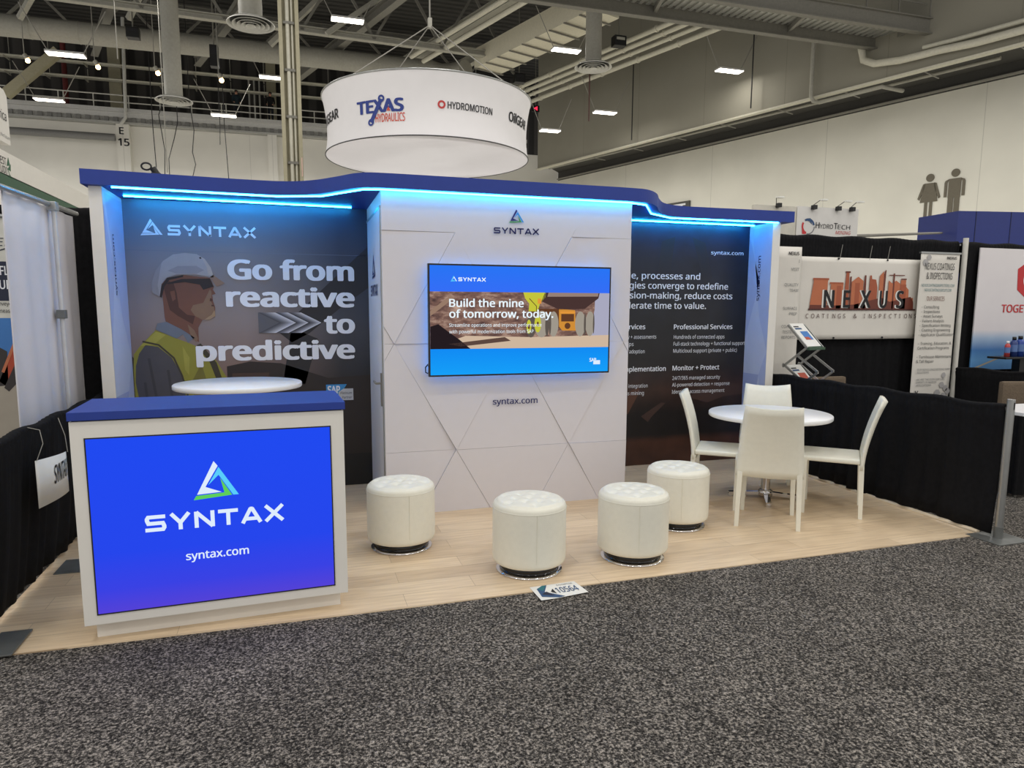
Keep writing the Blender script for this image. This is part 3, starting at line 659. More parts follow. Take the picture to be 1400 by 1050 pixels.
m_ = MB(); m_.tube([DC + Vector((math.cos(q) * drad(Z1), math.sin(q) * drad(Z1), Z1)) for q in [2 * PI * i / 96 for i in range(97)]], .02, 6, False); m_.build('top_hoop', M_ALU, hs)
AP = DC + Vector((.07, 0, 8.5))
for q in (-2.35, -.75, 2.2, .8):
    p = DC + FD * math.cos(q) * 2.5 + RD * math.sin(q) * 2.5 + Vector((0, 0, Z1)); MB().tube([AP, p], .014, 5).build('suspension_cable', M_CABLEL, hs)
MB().tube([AP, AP + Vector((0, 0, 5.3))], .02, 6).build('hoist_cable', M_CABLEL, hs)
m_ = MB(); m_.box(AP - Vector((.05, .05, .08)), AP + Vector((.05, .05, .16)), .015); m_.build('hoist_hook', M_STEEL2, hs)
def drumP(u, v, h):
    q = u / 2.45; R_ = drad(v) + h; return DC + FD * math.cos(q) * R_ + RD * math.sin(q) * R_ + Vector((0, 0, v))
dg_ = lambda deg: math.radians(deg) * 2.45
g = Gfx(P=drumP, base=.008, step=.003)
a0, a1 = dg_(-39), dg_(-12); wd = a1 - a0
g.text('TEXAS', a0, 5.83, .25, M['tblue'], a1, bold=.045, layer=1); g.text('HYDRAULICS', a0 + wd * .43, 5.62, .17, M['tred'], a1 + .02, bold=.015, layer=1)
g.line([(a0 + wd * .33, 5.63), (a0 + wd * .56, 6.09)], .09, M['tblue'], 2); g.ring(a0 + wd * .33, 5.63, .075, .035, M['tblue'], 2); g.ring(a0 + wd * .56, 6.1, .075, .035, M['tblue'], 2); g.poly([(a0 + wd * .66, 5.84), (a0 + wd * .70, 5.93), (a0 + wd * .74, 5.84)], M['tred'], 3)
g.build('logo_lettering', hs); g = Gfx(P=drumP, base=.008, step=.003)
a0, a1 = dg_(5), dg_(35.5)
g.ring(a0 + .08, 5.97, .085, .045, M['hred'], 1); g.text('HYDROMOTION', a0 + .21, 5.90, .14, M_INK, a1, bold=.02, layer=1)
g.build('logo_lettering', hs); g = Gfx(P=drumP, base=.008, step=.003)
g.text('OilGEAR', dg_(48.5), 5.90, .2, M_INK, dg_(72), bold=.03, layer=1)
g.build('logo_lettering', hs); g = Gfx(P=drumP, base=.008, step=.003)
g.text('OilGEAR', dg_(-82), 5.90, .2, M_INK, dg_(-55), bold=.03, layer=1)
g.build('logo_lettering', hs)

# ------------------------------------------------------------------ signs on the right wall
def wallP(s0, z, h):
    p = RL0 + D * s0 + NRM * h; return Vector((p.x, p.y, z))
def s_of(x, y): return (Vector((x, y, 0)) - RL0).dot(D)
M_PICT = mat('pictogram_brown', (104, 98, 84), .7)
def pict(cs, zt, female, label):
    m_ = MB()
    def sl(pts): 
        n = len(pts); vs = [wallP(cs + a, zt + b, .01) for a, b in pts] + [wallP(cs + a, zt + b, .04) for a, b in pts]
        m_.add(vs, [list(range(n)), list(range(n, 2 * n))] + [[i, (i + 1) % n, n + (i + 1) % n, n + i] for i in range(n)], False)
    sl([(.155 * math.cos(q), -.15 + .155 * math.sin(q)) for q in [2 * PI * i / 24 for i in range(24)]])
    if female:
        sl([(-.2, -.36), (.2, -.36), (.33, -1.1), (-.33, -1.1)])
        for s_ in (-1, 1): sl([(s_ * .17, -.36), (s_ * .25, -.38), (s_ * .43, -.95), (s_ * .36, -1.0), (s_ * .18, -.52)]); sl([(s_ * .04, -1.1), (s_ * .15, -1.1), (s_ * .15, -1.75), (s_ * .04, -1.75)])
    else:
        sl([(-.22, -.36), (.22, -.36), (.22, -1.1), (-.22, -1.1)])
        for s_ in (-1, 1): sl([(s_ * .2, -.36), (s_ * .34, -.42), (s_ * .37, -.5), (s_ * .37, -1.05), (s_ * .27, -1.05), (s_ * .27, -.5)]); sl([(s_ * .02, -1.1), (s_ * .21, -1.1), (s_ * .21, -1.9), (s_ * .02, -1.9)])
    return tag(m_.build('restroom_pictogram', M_PICT), label, 'sign')
pict(s_of(25.881, 18.964), 7.10, True, 'brown woman pictogram in a skirt on the pale right wall')
pict(s_of(26.18, 18.09), 7.16, False, 'brown man pictogram on the pale right wall beside the woman')
t = thing('exit_sign', 'dark grey EXIT sign on the far right wall behind the blue header', 'sign', tuple(wallP(s_of(21.7, 31.5), 6.4, .1)))
s1 = s_of(22.02, 30.5); m_ = MB()
vs = [wallP(s, z, h) for h in (.02, .12) for s, z in ((s1 - 2.3, 6.4), (s1, 6.4), (s1, 7.53), (s1 - 2.3, 7.53))]
m_.add(vs, [[0, 1, 2, 3], [4, 5, 6, 7], [0, 1, 5, 4], [1, 2, 6, 5], [2, 3, 7, 6], [3, 0, 4, 7]]); m_.build('sign_board', mat('sign_dark_grey', (78, 78, 74), .6), t)
g = Gfx(P=lambda u, v, h: wallP(u, v, h + .125)); g.text('EXIT', s1 - 2.05, 6.80, .60, M_VINYLW, s1 - .25, bold=.03); g.build('lettering', t)

# ------------------------------------------------------------------ drapes
def drape(path, z0, z1, label, amp=.016, wl=.15, m=None, flare=.0, group=None, rail=True, name='drape', side=1, rough=0):
    P = [Vector((*p, 0)) for p in path]; seg = [(P[i + 1] - P[i]).length for i in range(len(P) - 1)]; tot = sum(seg)
    n = max(8, int(tot / .013)); vs = []; rnd = random.Random(int(tot * 1000) + int(z1 * 100))
    ph = [rnd.uniform(0, 6) for _ in range(8)]
    # rows from the hem up the front, over the rail and a little way down behind it: (height share, set-off, fold share)
    RW = [(0, 0, 1), (.12, .002, .95), (.3, .004, .85), (.5, .007, .7), (.7, .011, .5), (.86, .017, .3), (.945, .026, .18), (.955, .019, .15), (.98, .026, .15), (.995, .022, .1), (1.004, .0, .05), (.995, -.022, .1), (.955, -.024, .15), (.85, -.02, .3)]
    for q, o_, k_ in RW:
        z = z0 + (z1 - z0) * q
        for i in range(n + 1):
            s = tot * i / n; d = s; k = 0
            while k < len(seg) - 1 and d > seg[k]: d -= seg[k]; k += 1
            p = P[k].lerp(P[k + 1], min(1, d / seg[k])); t = (P[k + 1] - P[k]).normalized(); nn = Vector((t.y, -t.x, 0)) * side
            w_ = s + .05 * math.sin(s * 3.1 + ph[1]) + .03 * math.sin(s * 7.7 + ph[4])
            a = amp * k_ * (math.sin(2 * PI * w_ / wl + ph[0]) * (.65 + .35 * math.sin(s * 2.3 + ph[5])) + .5 * math.sin(2 * PI * w_ / (wl * 2.6) + ph[2])) + .004 * math.sin(2 * PI * w_ / .045 + ph[6]) * (1 if q > .8 else .2)
            vs.append(p + nn * (a + o_ + flare * (1 - min(1, q)) ** 2) + Vector((0, 0, z + (.008 * math.sin(s * 11 + ph[1]) if q > .9 else 0) + (.006 * math.sin(s * 5 + ph[3]) if q == 0 else 0))))
    rows = len(RW) - 1
    fs = [[j * (n + 1) + i, j * (n + 1) + i + 1, (j + 1) * (n + 1) + i + 1, (j + 1) * (n + 1) + i] for j in range(rows) for i in range(n)]
    t = thing(name, label, 'drape', (P[0].x, P[0].y, 0), group)
    mb = MB(); mb.add(vs, fs, True); o = mb.build('fabric', m or M_DRAPE, t, recalc=False)
    md = o.modifiers.new('thick', 'SOLIDIFY'); md.thickness = .004; md.offset = 0
    if rail: MB().tube([(p.x, p.y, z1 - .022) for p in P], .013, 8).build('rail', M_ALU, t)
    return t
drape([(6.03, 3.06), (9.12, 3.06)], .02, 2.45, 'tall black back drape behind the skyline banner')
drape([(9.16, 3.06), (12.6, 3.06)], .02, 2.44, 'tall black back drape behind the white and red poster')
drape([(-3.2, 3.06), (-.09, 3.06)], .02, 2.43, 'tall black back drape left of the white booth wing')
drape([(6.12, 2.62), (6.12, .0)], .03, .955, 'low black side drape right of the dining table', flare=.05, wl=.17, amp=.024)
drape([(-.1, 2.6), (-.1, .0)], .04, .96, 'low black side drape at left edge carrying the hanging paper', flare=-.07, wl=.16, side=-1)
drape([(9.15, 3.0), (9.15, 1.5)], .03, .93, 'low black side drape behind the right brown chair')
def base_post(x, y, ht, label, rot=0.0, post=True):
    t = thing('drape_post', label, 'post', (x, y, 0))
    MB().box((x - .15, y - .13, 0.0), (x + .15, y + .13, .008), .002).build('base_plate', M_STEELPLATE, t)
    if post:
        MB().tube([(x, y, .008), (x, y, ht)], .026, 16).build('upright', M_ALU, t); MB().tube([(x, y, .008), (x, y, .09)], .03, 16).build('collar', M_STEELPLATE, t)
        m_ = MB(); m_.box((x - .004, y - .028, ht - .07), (x + .004, y - .024, ht - .02)); m_.build('slot', M_BLACK, t)
    return t
base_post(6.10, -.04, 1.005, 'silver drape post on square steel plate at the right corner of the wood floor')
tag(MB().box((-.105, -.03, .012), (.03, .24, .02), .002).build('floor_plate', M_STEELPLATE), 'grey steel base plate on the wood floor at the lower left', 'base plate')
tag(MB().box((-.12, 1.05, .004), (.10, 1.3, .012), .002).build('floor_plate', M_STEELPLATE), 'grey steel base plate under the left drape behind the counter', 'base plate')
t = thing('drape_upright', 'tall white drape upright beside the white services banner', 'post', (9.14, 2.97, 0))
MB().tube([(9.14, 2.97, .01), (9.14, 2.97, 2.49)], .03, 12).build('upright', mat('white_tube', (214, 212, 204), .5), t); MB().box((9.0, 2.83, 0), (9.28, 3.1, .01)).build('base_plate', M_STEELPLATE, t)

# ------------------------------------------------------------------ the booth: floor, walls, header
vf = MB(); vf.prism([(.02, 0), (2.0, -.01), (6.05, .05), (6.09, 3.0), (-.2, 3.0), (-.19, .1)], .0, .006)
struct('floor_booth', vf, plank_material(), autoorigin=False)
ed = MB(); ed.tube([(6.085, .1, .008), (6.07, .8, .009), (6.085, 1.6, .008), (6.08, 2.6, .008)], .02, 6); tag(ed.build('floor_edge_strip', mat('edge_tape', (222, 206, 180), .4)), 'pale rumpled edge tape along the right side of the wood floor', 'tape')
BY, TY, HZ = 2.76, 1.70, 2.485
# left graphic wall
P_LEFT = ramp_mat('worker_mural_print', 'Z', [(.0, (30, 28, 30)), (.75, (64, 52, 48)), (1.05, (128, 104, 96)), (1.5, (136, 124, 124)), (2.0, (126, 124, 130)), (2.49, (96, 106, 124))], .4,
                  'Z', [(.0, (18, 18, 20)), (.9, (30, 29, 32)), (1.4, (58, 60, 70)), (1.9, (54, 60, 74)), (2.49, (26, 40, 66))], ('X', -.05, .75))
bl = thing('mural_wall', 'left booth wall with hard hat worker print and white slogan', 'display wall', (.97, BY, 0))
MB().box((-.05, BY, 0), (1.985, BY + .06, HZ)).build('wall_panel', P_LEFT, bl)
g = Gfx(o=(0, BY, 0))
g.rect(.035, 2.08, 1.97, 2.083, M['collar'], 0)
g.poly([(1.97, 2.16), (1.62, 1.83), (1.36, 1.58), (1.18, 1.42), (1.30, 1.32), (1.45, 1.4), (1.72, 1.62), (1.97, 1.80)], M['boom'], 0)
g.poly([(1.3, 1.45), (1.52, 1.35), (1.40, .95), (1.22, 1.0)], M['boom'], 0)
g.poly([(.76, .3), (.76, 1.12), (.95, 1.16), (1.2, 1.14), (1.6, 1.0), (1.97, 1.02), (1.97, .3)], M['rig'], 0); g.rect(.8, .86, 1.1, 1.06, M['cabin'], 1); g.rect(.84, .9, 1.06, .98, M['rig'], 2)
g.poly([(.035, .4), (.035, 1.22), (.1, 1.12), (.12, .4)], M['rig'], 0)
g.poly([(.04, .85), (.04, 1.10), (.05, 1.235), (.1, 1.303), (.224, 1.433), (.378, 1.362), (.466, 1.327), (.58, 1.269), (.68, 1.168), (.78, .98), (.80, .6), (.04, .6)], M['vest'], 2)
g.line([(.42, .6), (.44, .9), (.405, 1.05), (.35, 1.2), (.24, 1.31), (.12, 1.34)], .014, M['vest_trim'], 4)
g.poly([(.05, 1.0), (.06, 1.14), (.09, 1.24), (.14, 1.31), (.234, 1.295), (.331, 1.205), (.393, 1.08), (.425, .93), (.42, .6), (.1, .6)], M['sleeve'], 3)
for a_, b_ in (((.16, 1.2), (.22, .7)), ((.3, 1.1), (.33, .75)), ((.12, 1.0), (.14, .7))): g.line([a_, b_], .02, M['sleeve_fold'], 4)
g.poly([(.53, 1.305), (.563, 1.319), (.68, 1.154), (.75, .9), (.72, .86), (.627, 1.155)], M['vest_trim'], 3)
g.poly([(.298, 1.54), (.289, 1.81), (.335, 1.863), (.457, 1.888), (.661, 1.868), (.69, 1.795), (.671, 1.746), (.676, 1.676), (.691, 1.62), (.685, 1.543), (.645, 1.519), (.586, 1.515), (.55, 1.452), (.55, 1.33), (.46, 1.40), (.31, 1.47)], M['skin'], 4)
g.poly([(.657, 1.774), (.671, 1.746), (.659, 1.676), (.682, 1.62), (.688, 1.55), (.645, 1.519), (.592, 1.515), (.53, 1.55), (.50, 1.60), (.52, 1.64), (.60, 1.66)], M['beard'], 5)
g.poly([(.30, 1.80), (.34, 1.84), (.38, 1.82), (.40, 1.74), (.41, 1.62), (.47, 1.56), (.53, 1.55), (.51, 1.48), (.40, 1.55), (.34, 1.60)], M['skin_dark'], 5)
g.poly([(.35, 1.75), (.385, 1.76), (.39, 1.69), (.365, 1.67)], M['skin'], 6)
g.poly([(.327, 1.818), (.443, 1.855), (.661, 1.862), (.686, 1.795), (.605, 1.768), (.581, 1.81), (.467, 1.829), (.339, 1.811)], M['glass'], 6)
g.poly([(.665, 1.80), (.70, 1.735), (.668, 1.725)], M['skin'], 6)
g.poly([(.224, 1.44), (.239, 1.488), (.309, 1.502), (.421, 1.439), (.52, 1.368), (.466, 1.327), (.431, 1.397), (.378, 1.362)], M['collar'], 6)
g.poly([(.27, 1.708), (.216, 1.741), (.217, 1.823), (.251, 1.918), (.312, 2.0), (.39, 2.054), (.479, 2.068), (.568, 2.061), (.63, 2.022), (.672, 1.954), (.689, 1.892), (.69, 1.87), (.559, 1.892), (.406, 1.891), (.329, 1.863), (.289, 1.81)], M['helmet'], 7)
g.poly([(.66, 1.875), (.689, 1.892), (.777, 1.824), (.71, 1.795), (.68, 1.845)], M['helmet_rim'], 7)
HM = mat('print_helmet_warm', (172, 160, 152), .55); HD = mat('print_helmet_dim', (140, 136, 140), .55); VL = mat('print_vest_light', (158, 152, 66), .55); VD = mat('print_vest_dim', (112, 106, 46), .55); HR = mat('print_beard_light', (158, 132, 104), .55)
g.poly([(.60, 2.04), (.63, 2.022), (.672, 1.954), (.689, 1.892), (.65, 1.893), (.64, 1.96)], HM, 8); g.poly([(.216, 1.741), (.217, 1.823), (.251, 1.918), (.30, 1.985), (.28, 1.90), (.26, 1.80), (.27, 1.708)], HD, 8); g.poly([(.585, 2.035), (.60, 2.038), (.605, 2.025), (.592, 2.022)], M['glass'], 9)
g.poly([(.34, 1.92), (.42, 1.96), (.56, 1.965), (.62, 1.93), (.56, 1.90), (.41, 1.898)], HD, 8)
g.poly([(.29, 1.80), (.335, 1.862), (.457, 1.888), (.457, 1.872), (.35, 1.845), (.31, 1.79), (.285, 1.70), (.27, 1.708)], M['glass'], 8)
g.poly([(.66, 1.56), (.685, 1.60), (.69, 1.55), (.645, 1.519), (.60, 1.518)], HR, 6); g.poly([(.655, 1.70), (.674, 1.69), (.672, 1.672), (.65, 1.675)], M['skin_dark'], 6); g.poly([(.665, 1.645), (.685, 1.64), (.683, 1.63), (.66, 1.632)], M['skin_dark'], 6)
g.poly([(.47, 1.48), (.52, 1.43), (.545, 1.36), (.53, 1.33), (.49, 1.38)], M['beard'], 6)
g.poly([(.10, 1.30), (.224, 1.42), (.30, 1.395), (.2, 1.31)], VL, 3); g.poly([(.56, 1.15), (.62, .9), (.60, .7), (.5, .7), (.48, 1.0)], VD, 3); g.poly([(.42, 1.3), (.47, 1.2), (.46, 1.05), (.43, 1.1)], VL, 4)
g.build('mural_figure', bl)
g = Gfx(o=(0, BY, 0))
g.text('Go from', .80, 1.863, .155, M_VINYLW, 1.848, bold=.042, layer=9, res=4); g.text('reactive', .778, 1.633, .155, M_VINYLW, 1.848, bold=.042, layer=9, res=4)
g.text('to', 1.576, 1.402, .155, M_VINYLW, 1.845, bold=.042, layer=9, res=4); g.text('predictive', .522, 1.175, .155, M_VINYLW, 1.84, bold=.042, layer=9, res=4)
GR = [mat('print_grey_%d' % v, (v, v, v + 8), .55, var=.02) for v in (70, 88, 108, 130, 152, 176, 200)]
zc, hh, tp = 1.492, .088, .17
for k, (x0, w_) in enumerate(((1.385, .10), (1.275, .10), (1.17, .14))):
    for q in range(7):          # each chevron is printed as a fade from dark to pale
        a_, b_ = x0 - w_ + w_ * q / 7, x0 - w_ + w_ * (q + 1) / 7
        L_ = [(a_, zc + hh), (b_, zc + hh), (b_ + tp, zc), (b_, zc - hh), (a_, zc - hh), (a_ + tp, zc)]
        g.poly([L_[0], L_[1], L_[2], L_[5]], GR[q], 9 + k); g.poly([L_[5], L_[2], L_[3], L_[4]], GR[q], 9 + k)
for q in range(4): g.poly([(1.03 + .0 * q, zc + hh), (1.03 + .03, zc + hh), (1.2, zc), (1.06, zc - hh), (1.03, zc - hh)], GR[1], 9) if q == 0 else None
g.build('slogan', bl)
g = Gfx(o=(0, BY, 0)); g.triangle(.155, 2.2, .165, .135, M_VINYLW, M_VINYLW, M_VINYLW); g.syntax(.358, 2.207, 1.04, .084, M_VINYLW, t=.019)
g.poly([(1.578, .80), (1.578, .94), (1.76, .94), (1.68, .82), (1.66, .80)], M['sap'], 3); g.text('SAP', 1.59, .86, .065, M_VINYLW, 1.70, bold=.04, layer=5); g.poly([(1.685, .795), (1.685, .87), (1.73, .90), (1.815, .90), (1.815, .795)], M['plat'], 4); g.text('Platinum', 1.70, .85, .022, M_INK, 1.80, layer=6, slant=.2); g.text('Partner', 1.715, .81, .022, M_INK, 1.80, layer=6, slant=.2)
g.build('logo', bl)
# right graphic wall
P_RIGHT = ramp_mat('mine_mural_print', 'Z', [(.0, (66, 40, 32)), (.25, (70, 42, 32)), (.32, (26, 22, 24)), (.55, (24, 20, 21)), (.8, (58, 38, 31)), (1.05, (30, 25, 26)), (1.4, (22, 22, 27)), (2.1, (26, 30, 42)), (2.49, (20, 34, 62))], .4, noise=(4.5, .8))
br_ = thing('services_wall', 'right booth wall with dark mine print and white service lists', 'display wall', (4.98, BY, 0))
MB().box((4.0, BY, 0), (6.0, BY + .06, HZ)).build('wall_panel', P_RIGHT, br_)
g = Gfx(o=(0, BY, 0))
for pts, mm in (([(4.9, 2.3), (5.05, 2.35), (5.0, 1.95), (4.85, 1.9)], 'boom'), ([(5.25, 2.35), (5.4, 2.3), (5.5, 1.95), (5.4, 1.9)], 'boom'), ([(4.52, .68), (4.6, .79), (4.68, .83), (4.7, .78), (4.63, .66), (4.57, .55), (4.53, .56)], 'rock2'), ([(5.28, .70), (5.4, .80), (5.55, .84), (5.75, .82), (5.95, .84), (5.95, .72), (5.7, .70), (5.5, .64)], 'rock'), ([(4.72, .52), (4.8, .57), (4.95, .66), (5.0, .65), (4.86, .53), (4.8, .46)], 'rock')): g.poly(pts, M[mm], 0)
g.build('mine_picture', br_)
g = Gfx(o=(0, BY, 0)); W_ = M_VINYLW
g.text('syntax.com', 5.471, 2.187, .036, W_, 5.86, bold=.012); g.build('web_address', br_); g = Gfx(o=(0, BY, 0))
def tail(t_, sub, xl, xr, z, h, bold):
    """right-aligned line whose last words span xl..xr"""
    vs = glyphs(sub, bold, 2)[0]; wd = max(v[0] for v in vs) - min(v[0] for v in vs)
    g.text(t_, xr, z, h, W_, bold=bold, align='r', xs=(xr - xl) / wd / (h / CAP))
tail('Where people, processes and', 'le, processes and', 4.545, 5.354, 1.926, .062, .014); tail('technologies converge to redefine', 'gies converge to redefine', 4.548, 5.692, 1.828, .062, .014); tail('decision-making, reduce costs', 'sion-making, reduce costs', 4.555, 5.75, 1.729, .062, .014); tail('and accelerate time to value.', 'lerate time to value.', 4.553, 5.437, 1.627, .062, .014)
g.build('statement_lettering', br_); g = Gfx(o=(0, BY, 0))
tail('Advisory Services', 'vices', 4.58, 4.74, 1.42, .048, .018); g.text('Professional Services', 5.067, 1.417, .048, W_, 5.767, bold=.018)
tail('Strategy + assessments', '+ assessments', 4.578, 4.868, 1.323, .038, .0); tail('Roadmaps', 'ps', 4.562, 4.613, 1.25, .038, .0); tail('Cloud adoption', 'adoption', 4.566, 4.74, 1.175, .038, .0); tail('Data integration', 'integration', 4.568, 4.785, .822, .038, .0); tail('Process mining', 's mining', 4.562, 4.745, .747, .038, .0)
for t_, x1, z in (('Hundreds of connected apps', 5.674, 1.318), ('Full-stack technology + functional support', 5.93, 1.247), ('Multicloud support (private + public)', 5.834, 1.175), ('24/7/365 managed security', 5.642, .891), ('AI-powered detection + response', 5.763, .82), ('Identity + access management', 5.703, .747)): g.text(t_, 5.07, z, .038, W_, x1, bold=.003)
tail('Implementation', 'plementation', 4.572, 4.99, .989, .048, .018); g.text('Monitor + Protect', 5.067, .991, .048, W_, 5.628, bold=.018)
g.build('lettering', br_)
# wings
M_WING = mat('wing_print_pale_blue', (206, 214, 240), .5, var=.02); M_WING2 = mat('wing_print_facet', (188, 198, 232), .5, var=.02); M_WING3 = mat('wing_print_facet_dark', (170, 182, 224), .5, var=.02)
def wing(x0, x1, y0, inner, right, label):
    t = thing('booth_wing', label, 'wall panel', ((x0 + x1) / 2, y0, 0))
    MB().box((x0, y0, 0), (x1, BY - .001, HZ), .003).build('wing_panel', M_WHITE, t)
    n = (-1, 0, 0) if right else (1, 0, 0); u = (0, -1, 0) if right else (0, 1, 0)
    dpt = BY - y0
    g = Gfx(o=(inner, BY if right else y0, 0), u=u, n=n)
    g.rect(.002, .03, dpt - .002, HZ - .01, M_WING, 0)
    g.poly([(.002, 2.4), (.2, 1.9), (.002, 1.3)], M_WING2, 1); g.poly([(dpt - .002, 2.45), (.05, 2.45), (dpt * .6, 1.55), (dpt - .002, 1.2)], M_WING2, 1); g.poly([(.002, .95), (dpt * .7, .95), (dpt * .3, .1), (.002, .1)], M_WING3, 1); g.poly([(dpt * .7, .95), (dpt - .002, 1.2), (dpt - .002, .3)], M_WING2, 1)
    g.build('facet_print', t)
    g = Gfx(o=(inner, BY if right else y0, 0), u=u, n=n); c = dpt * .5 if right else dpt * .38
    g.text('syntax.com', c + .018, 1.71, .045, M_NAVY, 2.10, bold=.012, rot=True) if False else g.text('syntax.com', c + .022, 1.71, .05, M_NAVY, None, bold=.012, rot=True, xs=1.25)
    g.build('lettering', t)
    return t
wing(-.055, .032, 2.17, .032, False, 'white left wing panel of the booth with pale blue inner print')
wing(5.93, 6.02, 2.39, 5.93, True, 'white right wing panel of the booth with pale blue inner print')
# central tower
TX0, TX1 = 1.972, 4.02
tw = thing('tower_cabinet', 'white central tower with triangular relief front and side door', 'booth tower', ((TX0 + TX1) / 2, TY, 0))
MB().box((TX0, TY + .012, 0), (TX1, BY, HZ), .003).build('tower_body', M_WHITE, tw)
def clip(poly, a, b, c):
    """keep the part of poly with a*x + b*y <= c"""
    out = []
    for i in range(len(poly)):
        p, q = poly[i], poly[(i + 1) % len(poly)]; dp, dq = a * p[0] + b * p[1] - c, a * q[0] + b * q[1] - c
        if dp <= 0: out.append(p)
        if dp * dq < 0: k = dp / (dp - dq); out.append((p[0] + (q[0] - p[0]) * k, p[1] + (q[1] - p[1]) * k))
    return out
m_ = MB(); sd, rh = .96, .845; rnd = random.Random(5)
for r_ in range(-1, 4):
    zb = .505 + (r_ - 1) * rh + .0
    xb = 2.53 if r_ % 2 else 2.05
    for k in range(-2, 4):
        ax = xb + k * sd
        for tri in ([(ax, zb), (ax + sd, zb), (ax + sd / 2, zb + rh)], [(ax + sd / 2, zb + rh), (ax + sd, zb), (ax + 1.5 * sd, zb + rh)]):
            cx_ = sum(p[0] for p in tri) / 3; cz_ = sum(p[1] for p in tri) / 3
            po = [(cx_ + (p[0] - cx_) * .997, cz_ + (p[1] - cz_) * .997) for p in tri]
            if cz_ > 2.2 and cx_ < 3.4 or (abs(cx_ - 3.01) < .1 and cz_ > 1.4): continue       # one large facet takes the top middle
            for a_, b_, c__ in ((-1, 0, -TX0), (1, 0, TX1), (0, -1, -.005), (0, 1, HZ)): po = clip(po, a_, b_, c__) if po else po
            gx, gz, h0 = rnd.uniform(-.022, .022), rnd.uniform(-.024, .024), rnd.uniform(.013, .016)
            if len(po) >= 3:
                n = len(po); top = [(p[0], TY + .012 - max(.004, h0 + gx * (p[0] - cx_) + gz * (p[1] - cz_)), p[1]) for p in po]; bot = [(p[0], TY + .014, p[1]) for p in po]
                m_.add(top + bot, [list(range(n))] + [[i, (i + 1) % n, n + (i + 1) % n, n + i] for i in range(n)], False)
po = [(1.972, 2.197), (2.53, 2.197), (3.01, 1.353), (3.49, 2.197), (3.66, HZ), (1.972, HZ)]; n = len(po)
m_.add([(x, TY - .002 - .004 * (z - 2.0), z) for x, z in po] + [(x, TY + .014, z) for x, z in po], [list(range(n))] + [[i, (i + 1) % n, n + (i + 1) % n, n + i] for i in range(n)], False)
m_.build('relief_front', M_PANEL, tw)
g = Gfx(o=(0, TY - .012, 0), base=.003); g.triangle(2.958, 2.284, .122, .105, M['navy'], M['blue'], M['green']); g.syntax(2.834, 2.2, 3.206, .046, M_NAVY, t=.0105); g.build('logo', tw); g = Gfx(o=(0, TY - .012, 0), base=.003); g.text('syntax.com', 2.828, .858, .048, M_NAVY, 3.207, bold=.014); g.build('lettering', tw)
d_ = MB().box((TX0 - .006, TY + .07, .02), (TX0 + .006, BY - .06, 2.36)).build('door', mat('door_white', (222, 222, 228), .45, var=.015), tw)
m_ = MB(); m_.box((TX0 - .008, TY + .03, 2.36), (TX0 + .002, BY - .02, 2.38)); m_.box((TX0 - .008, TY + .035, .02), (TX0 + .002, TY + .06, 2.38)); m_.build('door_frame', M_ALU, tw)
m_ = MB(); m_.box((TX0 - .016, TY + .09, .86), (TX0 - .006, TY + .13, 1.12), .003); m_.tube([(TX0 - .012, TY + .11, 1.04), (TX0 - .05, TY + .11, 1.04), (TX0 - .055, TY + .22, 1.045)], .009, 8); m_.build('door_handle', M_STEEL, d_)
g = Gfx(o=(TX0 - .006, BY, 0), u=(0, -1, 0), n=(-1, 0, 0)); g.triangle(.42, 1.86, .24, .2, M_NAVY, M_NAVY, M_NAVY); g.syntax(.30, 1.72, .80, .09, M_NAVY, t=.018); g.build('door_logo', d_)
# blue header canopy
FR = [(-.085, 2.10), (.15, 2.12), (.6, 2.16), (1.0, 2.19), (1.3, 2.175), (1.5, 2.06), (1.67, 1.85), (1.80, 1.67), (1.96, 1.61), (2.4, 1.605), (3.0, 1.61), (3.6, 1.61), (3.97, 1.615), (4.14, 1.65), (4.30, 1.80), (4.45, 2.03), (4.62, 2.24), (4.82, 2.34), (5.1, 2.355), (5.5, 2.345), (6.13, 2.33)]
def catmull(P, n=6):
    out = []; Q = [P[0]] + P + [P[-1]]
    for i in range(1, len(Q) - 2):
        for k in range(n):
            t = k / n; a, b, c, d = [Vector(q) for q in Q[i - 1:i + 3]]
            out.append(tuple(.5 * ((2 * b) + (c - a) * t + (2 * a - 5 * b + 4 * c - d) * t * t + (3 * b - a - 3 * c + d) * t ** 3)))
    return out + [P[-1]]
fr = catmull(FR)
hd = thing('header_canopy', 'long curved blue header spanning the top of the booth', 'header', (3.0, 2.2, HZ))
m_ = MB(); m_.prism(fr + [(6.13, 2.85), (-.085, 2.85)], HZ + .001, HZ + .105); m_.build('canopy_slab', M_BLUE, hd)
def strip(pts, name, z=HZ - .006, m=None):
    m_ = MB(); m_.tube([(x, y, z) for x, y in pts], .0065, 6); return m_.build(name, m or M_LED, hd)
strip([(.10, 2.15), (1.0, 2.21), (1.23, 2.22), (1.56, 2.10), (1.845, 1.68), (1.96, 1.645), (2.4, 1.65), (3.45, 1.65), (3.98, 1.65), (4.16, 1.72), (4.45, 2.17), (4.77, 2.385), (5.97, 2.365)], 'front_led_strip')
strip([(.09, 2.56), (1.83, 2.64)], 'rear_led_strip', m=M_LED2); strip([(4.1, 2.65), (5.90, 2.65)], 'rear_led_strip', m=M_LED2)
t = thing('clamp_lamp', 'small black clamp light standing on the blue header at left', 'clamp light', (.34, 2.5, 2.59))
MB().box((.31, 2.46, 2.591), (.38, 2.54, 2.65), .006).build('base', M_BLACK, t); m_ = MB(); m_.tube([(.35, 2.5, 2.64), (.32, 2.5, 2.69)], .025, 8); m_.build('body', M_BLACK, t)
m_ = MB(); m_.tube([(.275 + .035 * math.cos(q), 2.5, 2.70 + .026 * math.sin(q)) for q in [2 * PI * i / 16 for i in range(17)]], .007, 6); m_.build('ring_handle', M_BLACK, t)

